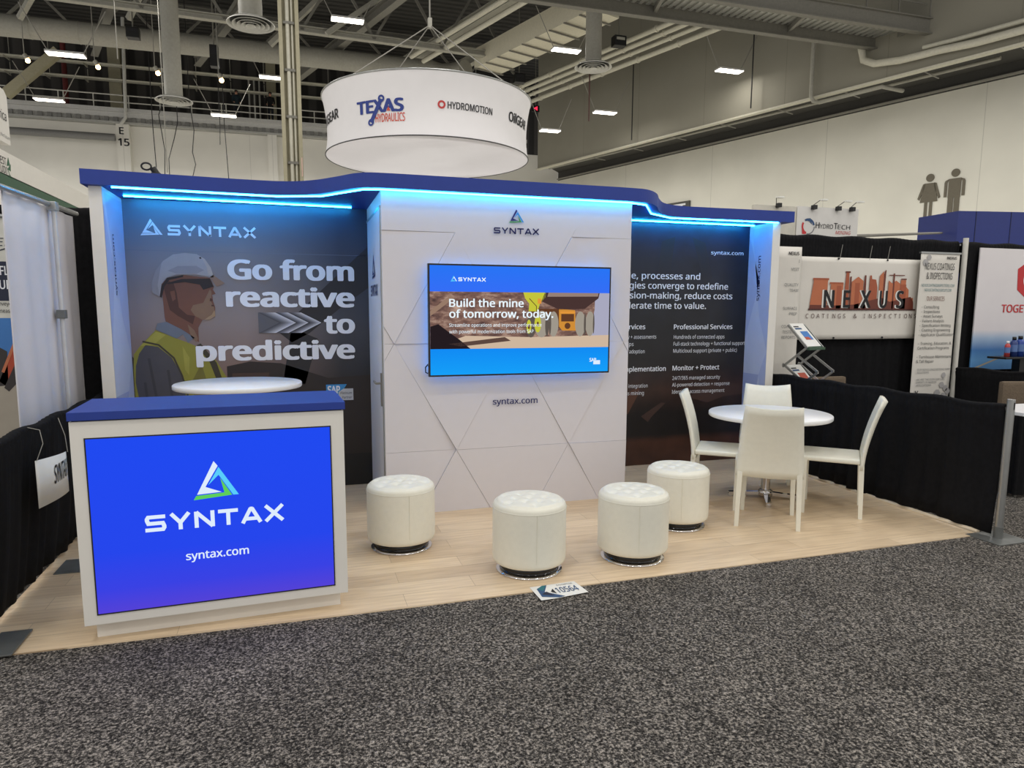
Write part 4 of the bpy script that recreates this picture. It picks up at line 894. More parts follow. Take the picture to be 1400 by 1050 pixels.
# ------------------------------------------------------------------ television
tv = thing('television', 'large flat television with mining slide on the white tower', 'television', (3.05, 1.6, 1.1))
VX0, VX1, VZ0, VZ1 = 2.298, 3.80, 1.10, 1.955
MB().box((VX0, 1.60, VZ0), (VX1, 1.635, VZ1), .004).build('case', M_BLACKGLOSS, tv)
MB().box((2.75, 1.635, 1.3), (3.35, 1.69, 1.75)).build('wall_mount', M_BLACK, tv)
m_ = MB(); o_ = .03
m_.box((VX0 + o_, 1.637, VZ0 + o_), (VX1 - o_, 1.645, VZ0 + o_ + .012)); m_.box((VX0 + o_, 1.637, VZ1 - o_ - .012), (VX1 - o_, 1.645, VZ1 - o_)); m_.box((VX0 + o_, 1.637, VZ0 + o_), (VX0 + o_ + .012, 1.645, VZ1 - o_)); m_.box((VX1 - o_ - .012, 1.637, VZ0 + o_), (VX1 - o_, 1.645, VZ1 - o_))
m_.build('backlight_strip', M_LEDTV, tv)
MB().tube([(VX0 + .01, 1.65, 1.2), (VX0 - .015, 1.66, 1.17), (VX0 - .012, 1.67, 1.13), (VX0 + .03, 1.66, 1.11)], .005, 6).build('power_cable', M_BLACK, tv)
bz = .013
scr = MB().add([(VX0 + bz, 1.599, VZ0 + bz), (VX1 - bz, 1.599, VZ0 + bz), (VX1 - bz, 1.599, VZ1 - bz), (VX0 + bz, 1.599, VZ1 - bz)], [[0, 1, 2, 3]]).build('screen', ramp_glow('slide_blue', 'Z', [(0, (22, 160, 248)), (.2, (18, 140, 244)), (.66, (52, 110, 246)), (.84, (40, 116, 244))], 1.0), tv, recalc=False)
def rock_glow():
    m = bpy.data.materials.new('slide_mine_picture'); m.use_nodes = True; nt = m.node_tree; n = nt.nodes; l = nt.links; n.remove(n['Principled BSDF'])
    tc = n.new('ShaderNodeTexCoord'); mp = n.new('ShaderNodeMapping'); mp.inputs['Scale'].default_value = (1, 1, 2.5); mp.inputs['Rotation'].default_value = (0, .5, 0)
    nz = n.new('ShaderNodeTexNoise'); nz.inputs['Scale'].default_value = 9; nz.inputs['Detail'].default_value = 8; nz.inputs['Roughness'].default_value = .65
    rp = n.new('ShaderNodeValToRGB'); cr = rp.color_ramp; cr.elements[0].position = .3; cr.elements[0].color = L3((58, 44, 48)); cr.elements[1].position = .72; cr.elements[1].color = L3((196, 166, 148)); e = cr.elements.new(.5); e.color = L3((124, 94, 84))
    em = n.new('ShaderNodeEmission'); l.new(tc.outputs['Object'], mp.inputs[0]); l.new(mp.outputs[0], nz.inputs['Vector']); l.new(nz.outputs['Fac'], rp.inputs[0]); l.new(rp.outputs[0], em.inputs[0]); l.new(em.outputs[0], n['Material Output'].inputs[0])
    return m
EM = {k: glow('slide_' + k, c) for k, c in {'yellow': (196, 196, 60), 'bed': (72, 52, 50), 'bedlight': (150, 128, 118), 'tyre': (158, 150, 138), 'tyredark': (92, 84, 78), 'axle': (206, 140, 56), 'axledark': (96, 60, 40), 'ground': (206, 182, 158), 'shadow': (92, 70, 62), 'dark': (36, 28, 32), 'sky': (168, 168, 190), 'haul': (150, 122, 104), 'orange': (226, 150, 60)}.items()}
g = Gfx(o=(0, 1.599, 0), base=.0006, step=.0004)
g.rect(VX0 + bz, 1.312, VX1 - bz, 1.747, rock_glow(), 0)
g.poly([(2.312, 1.56), (2.50, 1.70), (2.47, 1.72), (2.312, 1.60)], EM['haul'], 1)
g.poly([(3.66, 1.747), (3.787, 1.747), (3.787, 1.40), (3.62, 1.40), (3.66, 1.621)], EM['sky'], 1)
g.poly([(2.312, 1.312), (2.586, 1.412), (3.108, 1.398), (3.787, 1.41), (3.787, 1.312)], EM['ground'], 2); g.poly([(2.45, 1.35), (2.9, 1.40), (2.95, 1.37), (2.55, 1.33)], EM['shadow'], 3)
g.poly([(2.312, 1.312), (2.312, 1.483), (2.374, 1.501), (2.448, 1.446), (2.536, 1.384), (2.624, 1.312)], EM['dark'], 3)
g.poly([(3.12, 1.62), (3.36, 1.62), (3.36, 1.47), (3.12, 1.46)], EM['axledark'], 3); g.poly([(3.05, 1.747), (3.24, 1.747), (3.235, 1.71), (3.19, 1.665), (3.17, 1.60), (3.095, 1.60), (3.10, 1.66), (3.065, 1.70)], EM['yellow'], 4); g.line([(3.10, 1.70), (3.16, 1.64), (3.16, 1.56)], .006, EM['axledark'], 5); g.rect(3.17, 1.66, 3.2, 1.70, EM['orange'], 5)
g.poly([(3.23, 1.747), (3.70, 1.747), (3.69, 1.705), (3.572, 1.621), (3.35, 1.614), (3.20, 1.68)], EM['bed'], 4); g.poly([(3.26, 1.747), (3.69, 1.747), (3.685, 1.72), (3.25, 1.715)], EM['bedlight'], 5)
g.poly([(3.35, 1.62), (3.488, 1.61), (3.498, 1.447), (3.38, 1.448), (3.352, 1.48)], EM['axle'], 4); g.rect(3.37, 1.52, 3.48, 1.58, EM['axledark'], 5); g.disc(3.425, 1.485, .025, EM['axledark'], 5); g.rect(3.36, 1.585, 3.49, 1.60, EM['orange'], 5)
for x, z, rx, rz, c in ((3.115, 1.48, .042, .085, 'tyredark'), (3.205, 1.50, .062, .105, 'tyre'), (3.305, 1.50, .042, .1, 'tyre'), (3.535, 1.50, .045, .1, 'tyre'), (3.62, 1.502, .04, .1, 'tyre')):
    g.disc(x, z, rx, EM[c], 6, 28, rz)
for x, z, rx, rz, c in ((3.098, 1.48, .02, .055, 'yellow'), (3.172, 1.50, .028, .066, 'yellow'), (3.25, 1.49, .016, .085, 'tyredark'), (3.275, 1.5, .01, .085, 'tyredark'), (3.575, 1.5, .009, .09, 'tyredark'), (3.652, 1.5, .007, .08, 'tyredark')): g.disc(x, z, rx, EM[c], 7, 20, rz)
for x, z in ((3.098, 1.48), (3.172, 1.5)): g.disc(x, z, .009, EM['axledark'], 8, 12, .02)
g.build('slide_picture', scr)
g = Gfx(o=(0, 1.599, 0), base=.0006, step=.0004)
g.triangle(2.47, 1.822, .05, .044, E_CY, E_W, E_CY, 9); g.syntax(2.53, 1.826, 2.746, .028, E_W, 9, t=.0065)
g.build('slide_logo', scr); g = Gfx(o=(0, 1.599, 0), base=.0006, step=.0004); g.text('Build the mine', 2.458, 1.633, .058, E_W, 3.054, bold=.02, layer=9); g.text('of tomorrow, today.', 2.458, 1.551, .058, E_W, 3.302, bold=.02, layer=9)
g.build('slide_headline', scr); g = Gfx(o=(0, 1.599, 0), base=.0006, step=.0004); g.text('Streamline operations and improve performance', 2.457, 1.481, .026, E_W, 3.204, bold=.004, layer=9); g.text('with powerful modernization tools from SAP', 2.457, 1.431, .026, E_W, 3.137, bold=.004, layer=9)
g.build('slide_lettering', scr); g = Gfx(o=(0, 1.599, 0), base=.0006, step=.0004); g.text('SAP', 3.62, 1.195, .028, E_W, 3.68, bold=.03, layer=9); g.poly([(3.655, 1.172), (3.655, 1.192), (3.675, 1.205), (3.715, 1.205), (3.715, 1.172)], E_SK, 9)
g.build('partner_logo', scr)

# ------------------------------------------------------------------ reception counter
ct = thing('reception_counter', 'white reception counter with blue top and lit blue front', 'counter')
MB().box((0, 0, .1), (1.24, .5, 1.092), .003).build('body', M_WHITE, ct)
MB().box((.035, .075, .0065), (1.205, .45, .1)).build('plinth', M_WHITE, ct)
MB().box((-.004, -.012, 1.098), (1.248, .52, 1.137), .002).build('countertop', M_BLUE, ct)
MB().box((.01, .01, 1.092), (1.23, .49, 1.098)).build('shadow_gap', M_INK, ct)
U0, U1, B0, B1 = .063, 1.168, .155, 1.008
m_ = MB()
for lo, hi in (((U0 - .006, -.004, B0 - .006), (U1 + .006, .004, B0)), ((U0 - .006, -.004, B1), (U1 + .006, .004, B1 + .006)), ((U0 - .006, -.004, B0), (U0, .004, B1)), ((U1, -.004, B0), (U1 + .006, .004, B1))): m_.box(lo, hi)
m_.build('screen_frame', M_INK, ct)
lp = MB().add([(U0, -.003, B0), (U1, -.003, B0), (U1, -.003, B1), (U0, -.003, B1)], [[0, 1, 2, 3]]).build('light_panel', ramp_glow('counter_backlit_print', 'Z', [(.155, (84, 66, 214)), (.27, (58, 66, 228)), (.45, (38, 70, 236)), (1.0, (32, 74, 240))], 1.0), ct, recalc=False)
g = Gfx(o=(0, -.003, 0)); g.triangle(.508, .678, .208, .19, E_SK, E_CY, E_GR); g.syntax(.288, .538, .926, .082, E_SK, t=.0185); g.build('logo', lp); g = Gfx(o=(0, -.003, 0)); g.text('syntax.com', .459, .378, .040, E_SK, .751, bold=.018); g.build('lettering', lp)
ct.location = (.326, 0, 0); ct.rotation_euler = (0, 0, math.radians(2.8))

# ------------------------------------------------------------------ tables
def table(c, z, r, label, cross, name='round_table'):
    t = thing(name, label, 'table', (c[0], c[1], 0))
    MB().lathe([(.001, z - .036), (r - .006, z - .036), (r, z - .03), (r, z - .006), (r - .006, z), (.001, z)], (c[0], c[1], 0), 72).build('tabletop', mat('white_table_laminate', (240, 240, 240), .3, var=.01), t)
    MB().lathe([(.038, .05), (.038, z - .06), (.12, z - .05), (.12, z - .037), (.001, z - .037)], (c[0], c[1], 0), 28).build('column', M_CHROME, t)
    m_ = MB(); n = 4
    for k in range(n):
        q = cross + k * 2 * PI / n; e = Vector((math.cos(q), math.sin(q), 0)); b = Vector((c[0], c[1], 0))
        m_.beam(b + Vector((0, 0, .055)), b + e * .3 + Vector((0, 0, .032)), .045, .028); m_.tube([b + e * .285 + Vector((0, 0, .0065)), b + e * .285 + Vector((0, 0, .03))], .022, 10)
    m_.lathe([(.001, .03), (.06, .03), (.06, .075), (.04, .09), (.001, .09)], (c[0], c[1], 0), 24)
    m_.build('cross_base', M_CHROME, t)
    return t
table((5.17, 1.32), .752, .497, 'white round dining table on chrome cross base among four white chairs', math.radians(-122))
table((.915, 1.93), 1.062, .455, 'white round bar-height table behind the reception counter', .4, 'bar_table')
tag(MB().box((.52, 1.0, 1.0), (.53, 1.01, 1.01)).build('x', M_WHITE), '', '') if False else None

# ------------------------------------------------------------------ chairs
def make_chair():
    t = thing('dining_chair', 'white leather dining chair', 'chair', group='white leather chairs around the dining table')
    # seat
    m_ = MB(); n = 10; vs = []
    m_.box((-.225, -.19, .432), (.225, .235, .472), .014); o = m_.build('seat', M_LEATHER, t)
    for p in o.data.polygons: p.use_smooth = True
    # backrest: curved tapering panel
    prof = [(.395, -.200), (.44, -.203), (.49, -.206), (.55, -.213), (.63, -.226), (.71, -.245), (.79, -.268), (.87, -.294), (.935, -.317)]
    nu = 12; fr_, bk = [], []
    for z, y in prof:
        k = (z - .395) / .54; hw = .236 - .04 * k ** 1.3; th = .034 if z > .41 else .03
        for i in range(nu + 1):
            a = -1 + 2 * i / nu; zz = z - (.022 * (1 - a * a) * max(0, (k - .75) / .25)) - (.012 * (1 - a * a) if k < .01 else 0)
            cv = .022 * (1 - a * a) * min(1, k * 2)
            edge = .5 * max(0, (abs(a) - .86) / .14)
            fr_.append((a * hw, y - cv + th / 2 * (1 - edge), zz)); bk.append((a * hw, y - cv - th / 2 * (1 - edge), zz))
    N = nu + 1; R_ = len(prof); m_ = MB(); K = len(fr_)
    fs = [[j * N + i, j * N + i + 1, (j + 1) * N + i + 1, (j + 1) * N + i] for j in range(R_ - 1) for i in range(nu)]
    fs += [[K + q for q in f][::-1] for f in fs]
    for j in range(R_ - 1):
        for i in (0, nu): fs.append([j * N + i, (j + 1) * N + i, K + (j + 1) * N + i, K + j * N + i])
    for i in range(nu):
        for j in (0, R_ - 1): fs.append([j * N + i, j * N + i + 1, K + j * N + i + 1, K + j * N + i])
    m_.add(fr_ + bk, fs, True); m_.build('backrest', M_LEATHER, t)
    for sx in (-1, 1):
        for yt, yb in ((.205, .20), (-.20, -.215)):
            m_ = MB(); a, b = .019, .0145; xt, xb = sx * .207, sx * .216; zt = .44 if yt > 0 else .43
            vs = [(xb - b, yb - b, .0065), (xb + b, yb - b, .0065), (xb + b, yb + b, .0065), (xb - b, yb + b, .0065), (xt - a, yt - a, zt), (xt + a, yt - a, zt), (xt + a, yt + a, zt), (xt - a, yt + a, zt)]
            m_.add(vs, [[3, 2, 1, 0], [4, 5, 6, 7], [0, 1, 5, 4], [1, 2, 6, 5], [2, 3, 7, 6], [3, 0, 4, 7]], False); m_.build('leg', M_LEATHER, t)
    return t
ch = make_chair()
def face(dx, dy): return math.atan2(dy, dx) - PI / 2
CH = [((4.76, .785), (.55, .835), 'white leather dining chair with its back to the viewer, nearest of the four'),
      ((5.48, .90), (-.735, .68), 'white leather dining chair by the low black side drape, facing left'),
      ((4.74, 1.37), (.79, -.61), 'white leather dining chair left of the table before the dark service wall'),
      ((5.36, 1.57), (-.55, -.83), 'white leather dining chair behind the round table facing the viewer')]
for i, (p, d, lab) in enumerate(CH):
    if i == 0: ch.location = (*p, 0); ch.rotation_euler = (0, 0, face(*d)); ch['label'] = lab
    else: dup(ch, (*p, 0), face(*d), lab)

# ------------------------------------------------------------------ ottomans
def make_ottoman():
    t = thing('ottoman', 'white ottoman', 'ottoman', group='round white leather ottomans')
    tufts = [(0, 0)] + [(.095 * math.cos(q), .095 * math.sin(q)) for q in [i * PI / 3 for i in range(6)]] + [(.165 * math.cos(q), .165 * math.sin(q)) for q in [PI / 6 + i * PI / 3 for i in range(6)]]
    def zf(x, y): return -.014 * sum(math.exp(-((x - a) ** 2 + (y - b) ** 2) / .0005) for a, b in tufts) + .004
    zf.r = .2
    prof = [(.001, .068), (.205, .066), (.217, .070), (.2245, .078), (.2275, .09)] + [(.2285, .10 + .31 * i / 8) for i in range(9)] + [(.2265, .425), (.222, .436), (.213, .445), (.203, .450)] + [(.199 * (1 - i / 14) + .0005, .452 + .008 * (1 - (1 - i / 14) ** 2)) for i in range(15)]
    m_ = MB(); m_.lathe(prof, (0, 0, 0), 72, zf); m_.build('cushion', M_LEATHER, t)
    m_ = MB(); m_.lathe([(.2275, .408), (.231, .412), (.2275, .416)], (0, 0, 0), 72); m_.tube([(0, -.229, .11), (0, -.2305, .41)], .0022, 6); m_.build('piping', M_LEATHER, t)
    MB().lathe([(.001, .02), (.186, .02), (.186, .068), (.001, .068)], (0, 0, 0), 48).build('plinth', M_BLACKGLOSS, t)
    MB().lathe([(.001, .0065), (.205, .0065), (.208, .010), (.205, .018), (.18, .021), (.001, .021)], (0, 0, 0), 64).build('base_ring', M_CHROME, t)
    return t
ot = make_ottoman()
for i, (x, y, rz, lab) in enumerate(((1.985, .99, .1, 'white round ottoman nearest the counter, below the tower door edge'), (2.69, .35, -.12, 'white round ottoman in front beside the floor number sign'), (3.41, .36, -.3, 'white round ottoman right of the front one, overlapping another behind'), (4.05, .885, -.4, 'white round ottoman farthest right and farthest back, near the dining chairs'))):
    if i == 0: ot.location = (x, y, 0); ot.rotation_euler = (0, 0, rz); ot['label'] = lab
    else: dup(ot, (x, y, 0), rz, lab)

# ------------------------------------------------------------------ floor number sign and hanging paper
fs_ = thing('floor_sign', 'white arrow-shaped booth number sign lying on the carpet edge', 'sign', (2.75, -.04, 0))
def FP(u, v, h): return Vector((2.60 + .998 * u - .03 * v, -.135 + .05 * u + .998 * v, h))
m_ = MB(); m_.add([FP(0, 0, .0085), FP(.105, 0, .0085), FP(.30, .02, .0085), FP(.285, .19, .0085), FP(0, .19, .0085)], [[0, 1, 2, 3, 4]]); o = m_.build('sheet', M_PAPER, fs_, recalc=False)
o.modifiers.new('t', 'SOLIDIFY').thickness = .001
g = Gfx(P=lambda u, v, h: FP(u, v, .0085 + h), base=.0012, step=.0005)
g.poly([(.02, .04), (.03, .15), (.075, .185), (.105, .185), (.06, .10), (.15, .01), (.11, .003)], M['signblue'], 0); g.poly([(.035, .15), (.075, .185), (.10, .185), (.055, .11)], M['teal'], 1); g.poly([(.03, .07), (.1, .03), (.07, .1)], M['bandnavy'], 1)
g.poly([(.095, .09), (.118, .125), (.118, .055)], M_INK, 2); g.text('10564', .13, .06, .07, M['signblue'], .265, bold=.01, layer=2); g.text('EXHIBITOR', .16, .155, .018, M_INKG, .26, layer=2)
g.build('printed_number', fs_)
ps = thing('paper_sign', 'white paper with booth name hung on wires from the left low drape', 'sign', (-.02, .85, .52))
m_ = MB(); vs = []; n = 12
for j in range(2):
    for i in range(n + 1):
        y = .63 + .43 * i / n; vs.append((-.025 + .03 * math.sin(i / n * 2.2), y, (.532 - .012 * i / n) if j == 0 else (.797 - .035 * i / n)))
m_.add(vs, [[i, i + 1, n + 2 + i, n + 1 + i] for i in range(n)], True); o = m_.build('sheet', M_PAPER, ps, recalc=False); o.modifiers.new('t', 'SOLIDIFY').thickness = .0012
g = Gfx(P=lambda u, v, h: Vector((-.025 + .03 * math.sin((u - .63) / .43 * 2.2) + h, u, v))); g.text('SYNTAX', .815, .625, .10, M_INK, 1.035, bold=.02, slant=.12); g.build('lettering', ps)
MB().tube([(-.02, .64, .795), (.0, .69, .88), (-.02, .72, .95), (-.08, .73, .965)], .0022, 5).build('hanging_wire', M_CABLEL, ps); MB().tube([(.01, 1.05, .76), (.0, 1.06, .86), (-.04, 1.1, .96)], .0022, 5).build('hanging_wire', M_CABLEL, ps)

# ------------------------------------------------------------------ right neighbour booth
def wavy_sheet(x0, x1, z0, z1, y, amp, seed, nx=28, nz=16):
    rnd = random.Random(seed); k = [(rnd.uniform(1, 6), rnd.uniform(1, 7), rnd.uniform(0, 6)) for _ in range(4)]; vs = []
    for j in range(nz + 1):
        for i in range(nx + 1):
            x = x0 + (x1 - x0) * i / nx; z = z0 + (z1 - z0) * j / nz
            vs.append((x, y + amp * sum(math.sin(a * x + b * z * 2 + c) for a, b, c in k) / 4, z))
    return MB().add(vs, [[j * (nx + 1) + i, j * (nx + 1) + i + 1, (j + 1) * (nx + 1) + i + 1, (j + 1) * (nx + 1) + i] for j in range(nz) for i in range(nx)], True)
M_BANNER = mat('banner_vinyl', (226, 222, 214), .7, var=.03, scale=3, bump=.35, bscale=5)
nb = thing('vinyl_banner', 'white vinyl banner with rust skyline hung on the black drape', 'banner', (7.62, 3.0, 1.29))
o = wavy_sheet(6.74, 8.50, 1.285, 2.215, 2.985, .006, 3).build('sheet', M_BANNER, nb, recalc=False); o.modifiers.new('t', 'SOLIDIFY').thickness = .002
for x, z in ((7.28, 2.2), (7.98, 2.2), (7.28, 1.30), (7.98, 1.30)): MB().lathe([(.008, .0), (.014, .0)], (0, 0, 0), 12).add([], []) ; m_ = MB(); m_.tube([(x, 2.97, z), (x, 2.976, z)], .012, 10); m_.build('grommet', M_INK, nb)
for x in (7.3, 7.72, 7.98): MB().tube([(x, 2.975, 2.2), (x + .03, 2.98, 2.36)], .003, 5).build('tie_string', M_CABLEL, nb)
g = Gfx(o=(0, 2.977, 0), base=.002)
def NB(px, py): return (6.91 + (px - 110) * 1.528 / 1190, 1.628 + (518 - py) * .00118 * (1.0))
def npoly(pts, m, l=0): g.poly([NB(*p) for p in pts], m, l)
def nrect(x0, y0, x1, y1, m, l=0): npoly([(x0, y1), (x1, y1), (x1, y0), (x0, y0)], m, l)
nrect(140, 220, 310, 240, M['rust'], 1); npoly([(150, 240), (300, 240), (300, 510), (120, 510), (120, 460)], M['rust_light'], 0); nrect(320, 258, 470, 275, M['rust'], 1); nrect(335, 275, 470, 510, M['rust_light'], 0); nrect(400, 290, 450, 510, M['rust'], 1)
nrect(485, 150, 540, 165, M['rust_dark'], 2); npoly([(495, 165), (528, 165), (535, 510), (480, 510)], M['rust'], 1); nrect(540, 200, 556, 510, M['rust_dark'], 1); npoly([(560, 250), (630, 200), (690, 240), (690, 510), (560, 510)], M['rust_light'], 0); nrect(600, 260, 650, 510, M['rust'], 1)
npoly([(700, 185), (718, 185), (725, 510), (690, 510)], M['rust_dark'], 1); npoly([(760, 185), (778, 185), (785, 220), (830, 225), (850, 300), (850, 510), (755, 510)], M['rust'], 0); npoly([(870, 190), (915, 140), (915, 510), (870, 510)], M['rust_light'], 0); npoly([(915, 170), (930, 130), (940, 130), (930, 510), (915, 510)], M['rust_dark'], 1)
npoly([(975, 230), (1020, 260), (1060, 230), (1110, 260), (1110, 510), (975, 510)], M['rust_light'], 0); nrect(1025, 160, 1042, 510, M['rust_dark'], 1); nrect(975, 175, 1155, 183, M['rust_dark'], 2); nrect(1115, 210, 1180, 222, M['rust_dark'], 2); nrect(1115, 225, 1175, 268, M['rust_light'], 1); nrect(1112, 268, 1180, 510, M['rust'], 1); npoly([(1180, 290), (1212, 320), (1215, 400), (1270, 400), (1275, 510), (1180, 510)], M['rust_light'], 0)
npoly([(120, 475), (400, 480), (600, 470), (900, 400), (1000, 440), (1240, 390), (1275, 440), (1280, 515), (115, 515)], M['rust_dark'], 1); nrect(105, 512, 1305, 526, M['rust_deep'], 3)
x = 250
for ch_, xa, xb in (('N', 262, 378), ('E', 475, 552), ('X', 665, 785), ('U', 880, 970), ('S', 1075, 1160)):
    u0_, z0_ = NB(xa, 500); u1_, _ = NB(xb, 500)
    g.text(ch_, u0_ - .022, z0_, .195, M_PAPER, u1_ - .022, bold=.03, layer=4); g.text(ch_, u0_, z0_ + .003, .19, M_INK, u1_, bold=.03, layer=5)
for i, ch_ in enumerate('COATINGS & INSPECTIONS'):
    if ch_ != ' ': g.text(ch_, 6.875 + i * (1.56 / 21), 1.527, .05, M['rust_deep'], bold=.0, layer=2)
g.build('printed_skyline', nb)
st = thing('banner_stand', 'tall white services banner stand right of the skyline banner', 'banner', (8.69, 2.9, 0))
o = wavy_sheet(8.39, 8.985, .06, 2.295, 2.9, .004, 9, 10, 24).build('sheet', M_BANNER, st, recalc=False); o.modifiers.new('t', 'SOLIDIFY').thickness = .002
MB().box((8.37, 2.84, 0), (9.0, 2.97, .07), .01).build('base_cassette', M_ALU, st); MB().tube([(8.69, 2.93, .07), (8.69, 2.93, 2.29)], .012, 8).build('support_pole', M_ALU, st); MB().box((8.38, 2.89, 2.285), (8.995, 2.92, 2.305)).build('top_bar', M_ALU, st)
g = Gfx(o=(0, 2.895, 0), base=.003); HX = mat('ink_hex_grey', (178, 176, 176), .7)
for x, z, r_ in ((8.46, 2.18, .045), (8.51, 2.24, .035), (8.88, .84, .035), (8.86, .72, .04), (8.92, .68, .04), (8.80, .62, .05), (8.9, .58, .05), (8.96, .64, .04)): g.disc(x, z, r_, HX, 0, 6)
g.build('hexagon_print', st); g = Gfx(o=(0, 2.895, 0), base=.003); g.text('NEXUS', 8.78, 2.225, .03, M_INK, 8.93, bold=.03); g.text('NEXUS COATINGS', 8.455, 2.1, .075, M_INK, 8.905, bold=.005); g.text('& INSPECTIONS', 8.49, 1.99, .075, M_INK, 8.885, bold=.005)
g.build('heading_lettering', st); g = Gfx(o=(0, 2.895, 0), base=.003); g.text('NEXUSCOATINGSINSPECTIONS.COM', 8.425, 1.90, .032, M['teal'], 8.925); g.text('NEXUSCOATINGSGROUP.COM', 8.475, 1.845, .032, M['teal'], 8.885); g.build('address_lettering', st); g = Gfx(o=(0, 2.895, 0), base=.003); g.text('OUR SERVICES', 8.52, 1.735, .05, M['rust_dark'], 8.79)
g.build('heading_lettering', st); g = Gfx(o=(0, 2.895, 0), base=.003)
for t_, x, z in (('-  Consulting', 8.45, 1.645), ('-  Inspections', 8.45, 1.59), ('-  Asset Surveys', 8.45, 1.535), ('-  Failure Analysis', 8.44, 1.48), ('-  Specification Writing', 8.44, 1.425), ('-  Coating Engineering', 8.44, 1.37), ('-  Applicator Qualification', 8.435, 1.315), ('-  Training, Education, &', 8.44, 1.21), ('Certification Programs', 8.44, 1.155), ('-  Turnhouse Maintenance', 8.435, 1.05), ('& Tall Repair', 8.435, .995)): g.text(t_, x, z, .033, M_INK)
g.build('list_lettering', st); g = Gfx(o=(0, 2.895, 0), base=.003)
for t_, z in (('OUR NEXUS ENGINEERING FIRM', .90), ('SOLUTIONS', .865), ('WE ARE THE ICON FOR THIS', .78), ('EXPERTS IN MARINE', .745), ('APPLICATIONS', .71)): g.text(t_, 8.46, z, .024, M_INKG)
g.text('X', 8.445, .575, .08, M_INK, 8.505, bold=.02); g.build('lettering', st)
s2 = thing('banner_stand', 'narrow white banner strip showing past the right booth wing', 'banner', (6.56, 2.92, 0))
o = wavy_sheet(6.38, 6.73, .06, 2.31, 2.92, .003, 5, 6, 18).build('sheet', M_BANNER, s2, recalc=False); o.modifiers.new('t', 'SOLIDIFY').thickness = .002
MB().box((6.36, 2.87, 0), (6.75, 2.98, .06), .01).build('base_cassette', M_ALU, s2)
g = Gfx(o=(0, 2.915, 0), base=.003); g.text('NEXUS', 6.55, 2.22, .035, M_INK, 6.69, bold=.03)
for z, t_ in ((2.14, 'I'), (2.05, 'VISIT'), (1.88, 'QUALITY'), (1.82, 'TEAM'), (1.62, 'SURFACE'), (1.56, 'PREP'), (1.42, 'COATING'), (1.36, 'TESTING'), (1.30, 'REPORTS')): g.text(t_, 6.70, z, .032, M_INKG, align='r')
g.build('lettering', s2)
# literature rack
lr = thing('literature_rack', 'folding metal literature rack with brochures beside the right booth wing', 'rack', (6.45, 2.5, 0)); RK = []
for sy in (2.38, 2.64):
    m_ = MB()
    for a_, b_ in (((6.29, 1.46), (6.53, 1.23)), ((6.53, 1.235), (6.25, 1.02)), ((6.25, 1.05), (6.53, .86)), ((6.42, 1.15), (6.67, .99)), ((6.67, .99), (6.50, .86)), ((6.53, .86), (6.25, .62)), ((6.25, .66), (6.53, .45)), ((6.53, .45), (6.26, .2)), ((6.26, .2), (6.56, .02)), ((6.3, .4), (6.62, .02))): m_.beam((a_[0], sy, a_[1]), (b_[0], sy, b_[1]), .014, .022)
    m_.build('scissor_frame', M_ALU, lr)
for k, z in enumerate((1.46, 1.02, .62)):
    m_ = MB(); m_.add([(6.285, 2.39, z + .004), (6.285, 2.63, z + .004), (6.53, 2.63, z - .23), (6.53, 2.39, z - .23)], [[0, 1, 2, 3]]); m_.box((6.51, 2.38, z - .25), (6.56, 2.64, z - .225)); m_.build('tray', M_ALU if k else mat('tray_green_acrylic', (60, 90, 70), .3), lr)
    b_ = thing('brochure', ['white brochure with blue photo lying on the top tray of the rack', 'brochure on the middle tray of the literature rack', 'brochure on the lowest tray of the literature rack'][k], 'brochure', (6.4, 2.51, z - .2)); RK.append(b_)
    def BP(u, v, h, z=z): p = Vector((6.285 + .235 * u, 2.395 + .225 * v, z + .012 - .23 * u)); return p + Vector((.69, 0, .72)) * h
    m_ = MB(); vs = [BP(u, v, h) for h in (.0, .006) for u, v in ((0, 0), (1, 0), (1, 1), (0, 1))]; m_.add(vs, [[0, 1, 2, 3], [4, 5, 6, 7], [0, 1, 5, 4], [1, 2, 6, 5], [2, 3, 7, 6], [3, 0, 4, 7]], False); m_.build('booklet', M_PAPER, b_)
    g = Gfx(P=lambda u, v, h, BP=BP: BP(u, v, .006 + h)); g.poly([(.35, .3), (.72, .3), (.72, .85), (.35, .85)], M['sky'] if k != 1 else M['machine'], 0); g.poly([(.6, .3), (.72, .3), (.72, .7), (.6, .6)], M['machine'], 1); g.rect(.12, .12, .17, .5, M_INK, 0); g.rect(.2, .12, .27, .6, M['signblue'], 0); g.build('cover_print', b_)
q_ = math.radians(-75.5); pv = Vector((6.40, 2.51, 0))
for o in RK + [lr]:
    d_ = Vector((o.location.x, o.location.y, 0)) - pv; d_.rotate(Matrix.Rotation(q_, 3, 'Z'))
    o.location.x, o.location.y = 6.46 + d_.x, 2.48 + d_.y; o.rotation_euler = (0, 0, q_)
# poster wall, shelf and bottles
po = thing('poster_banner', 'white poster with red hexagon and blue sea at the right edge', 'poster', (10.6, 3.0, .88))
MB().box((9.40, 2.98, .88), (11.8, 2.995, 2.385)).build('sheet', ramp_mat('poster_print', 'Z', [(0, (70, 130, 190)), (.12, (92, 148, 200)), (.25, (64, 118, 180)), (.40, (160, 184, 212)), (.5, (222, 218, 222)), (1.5, (232, 228, 230))], .6, noise=(3, .2)), po)
g = Gfx(o=(0, 2.98, 0), base=.003); g.poly([(10.06, 1.88), (10.04, 2.14), (10.26, 2.27), (10.48, 2.14), (10.48, 1.88), (10.26, 1.75)], M['red'], 0); g.ring(10.28, 2.01, .13, .07, M_VINYLW, 1, .6, 5.6); g.text('TOGETHER', 9.825, 1.6, .095, M['red'], 10.55, bold=.02); g.poly([(9.5, .9), (10.3, 1.16), (10.3, 1.175), (9.42, .9)], M['sand'], 0); g.build('printed_logo', po)
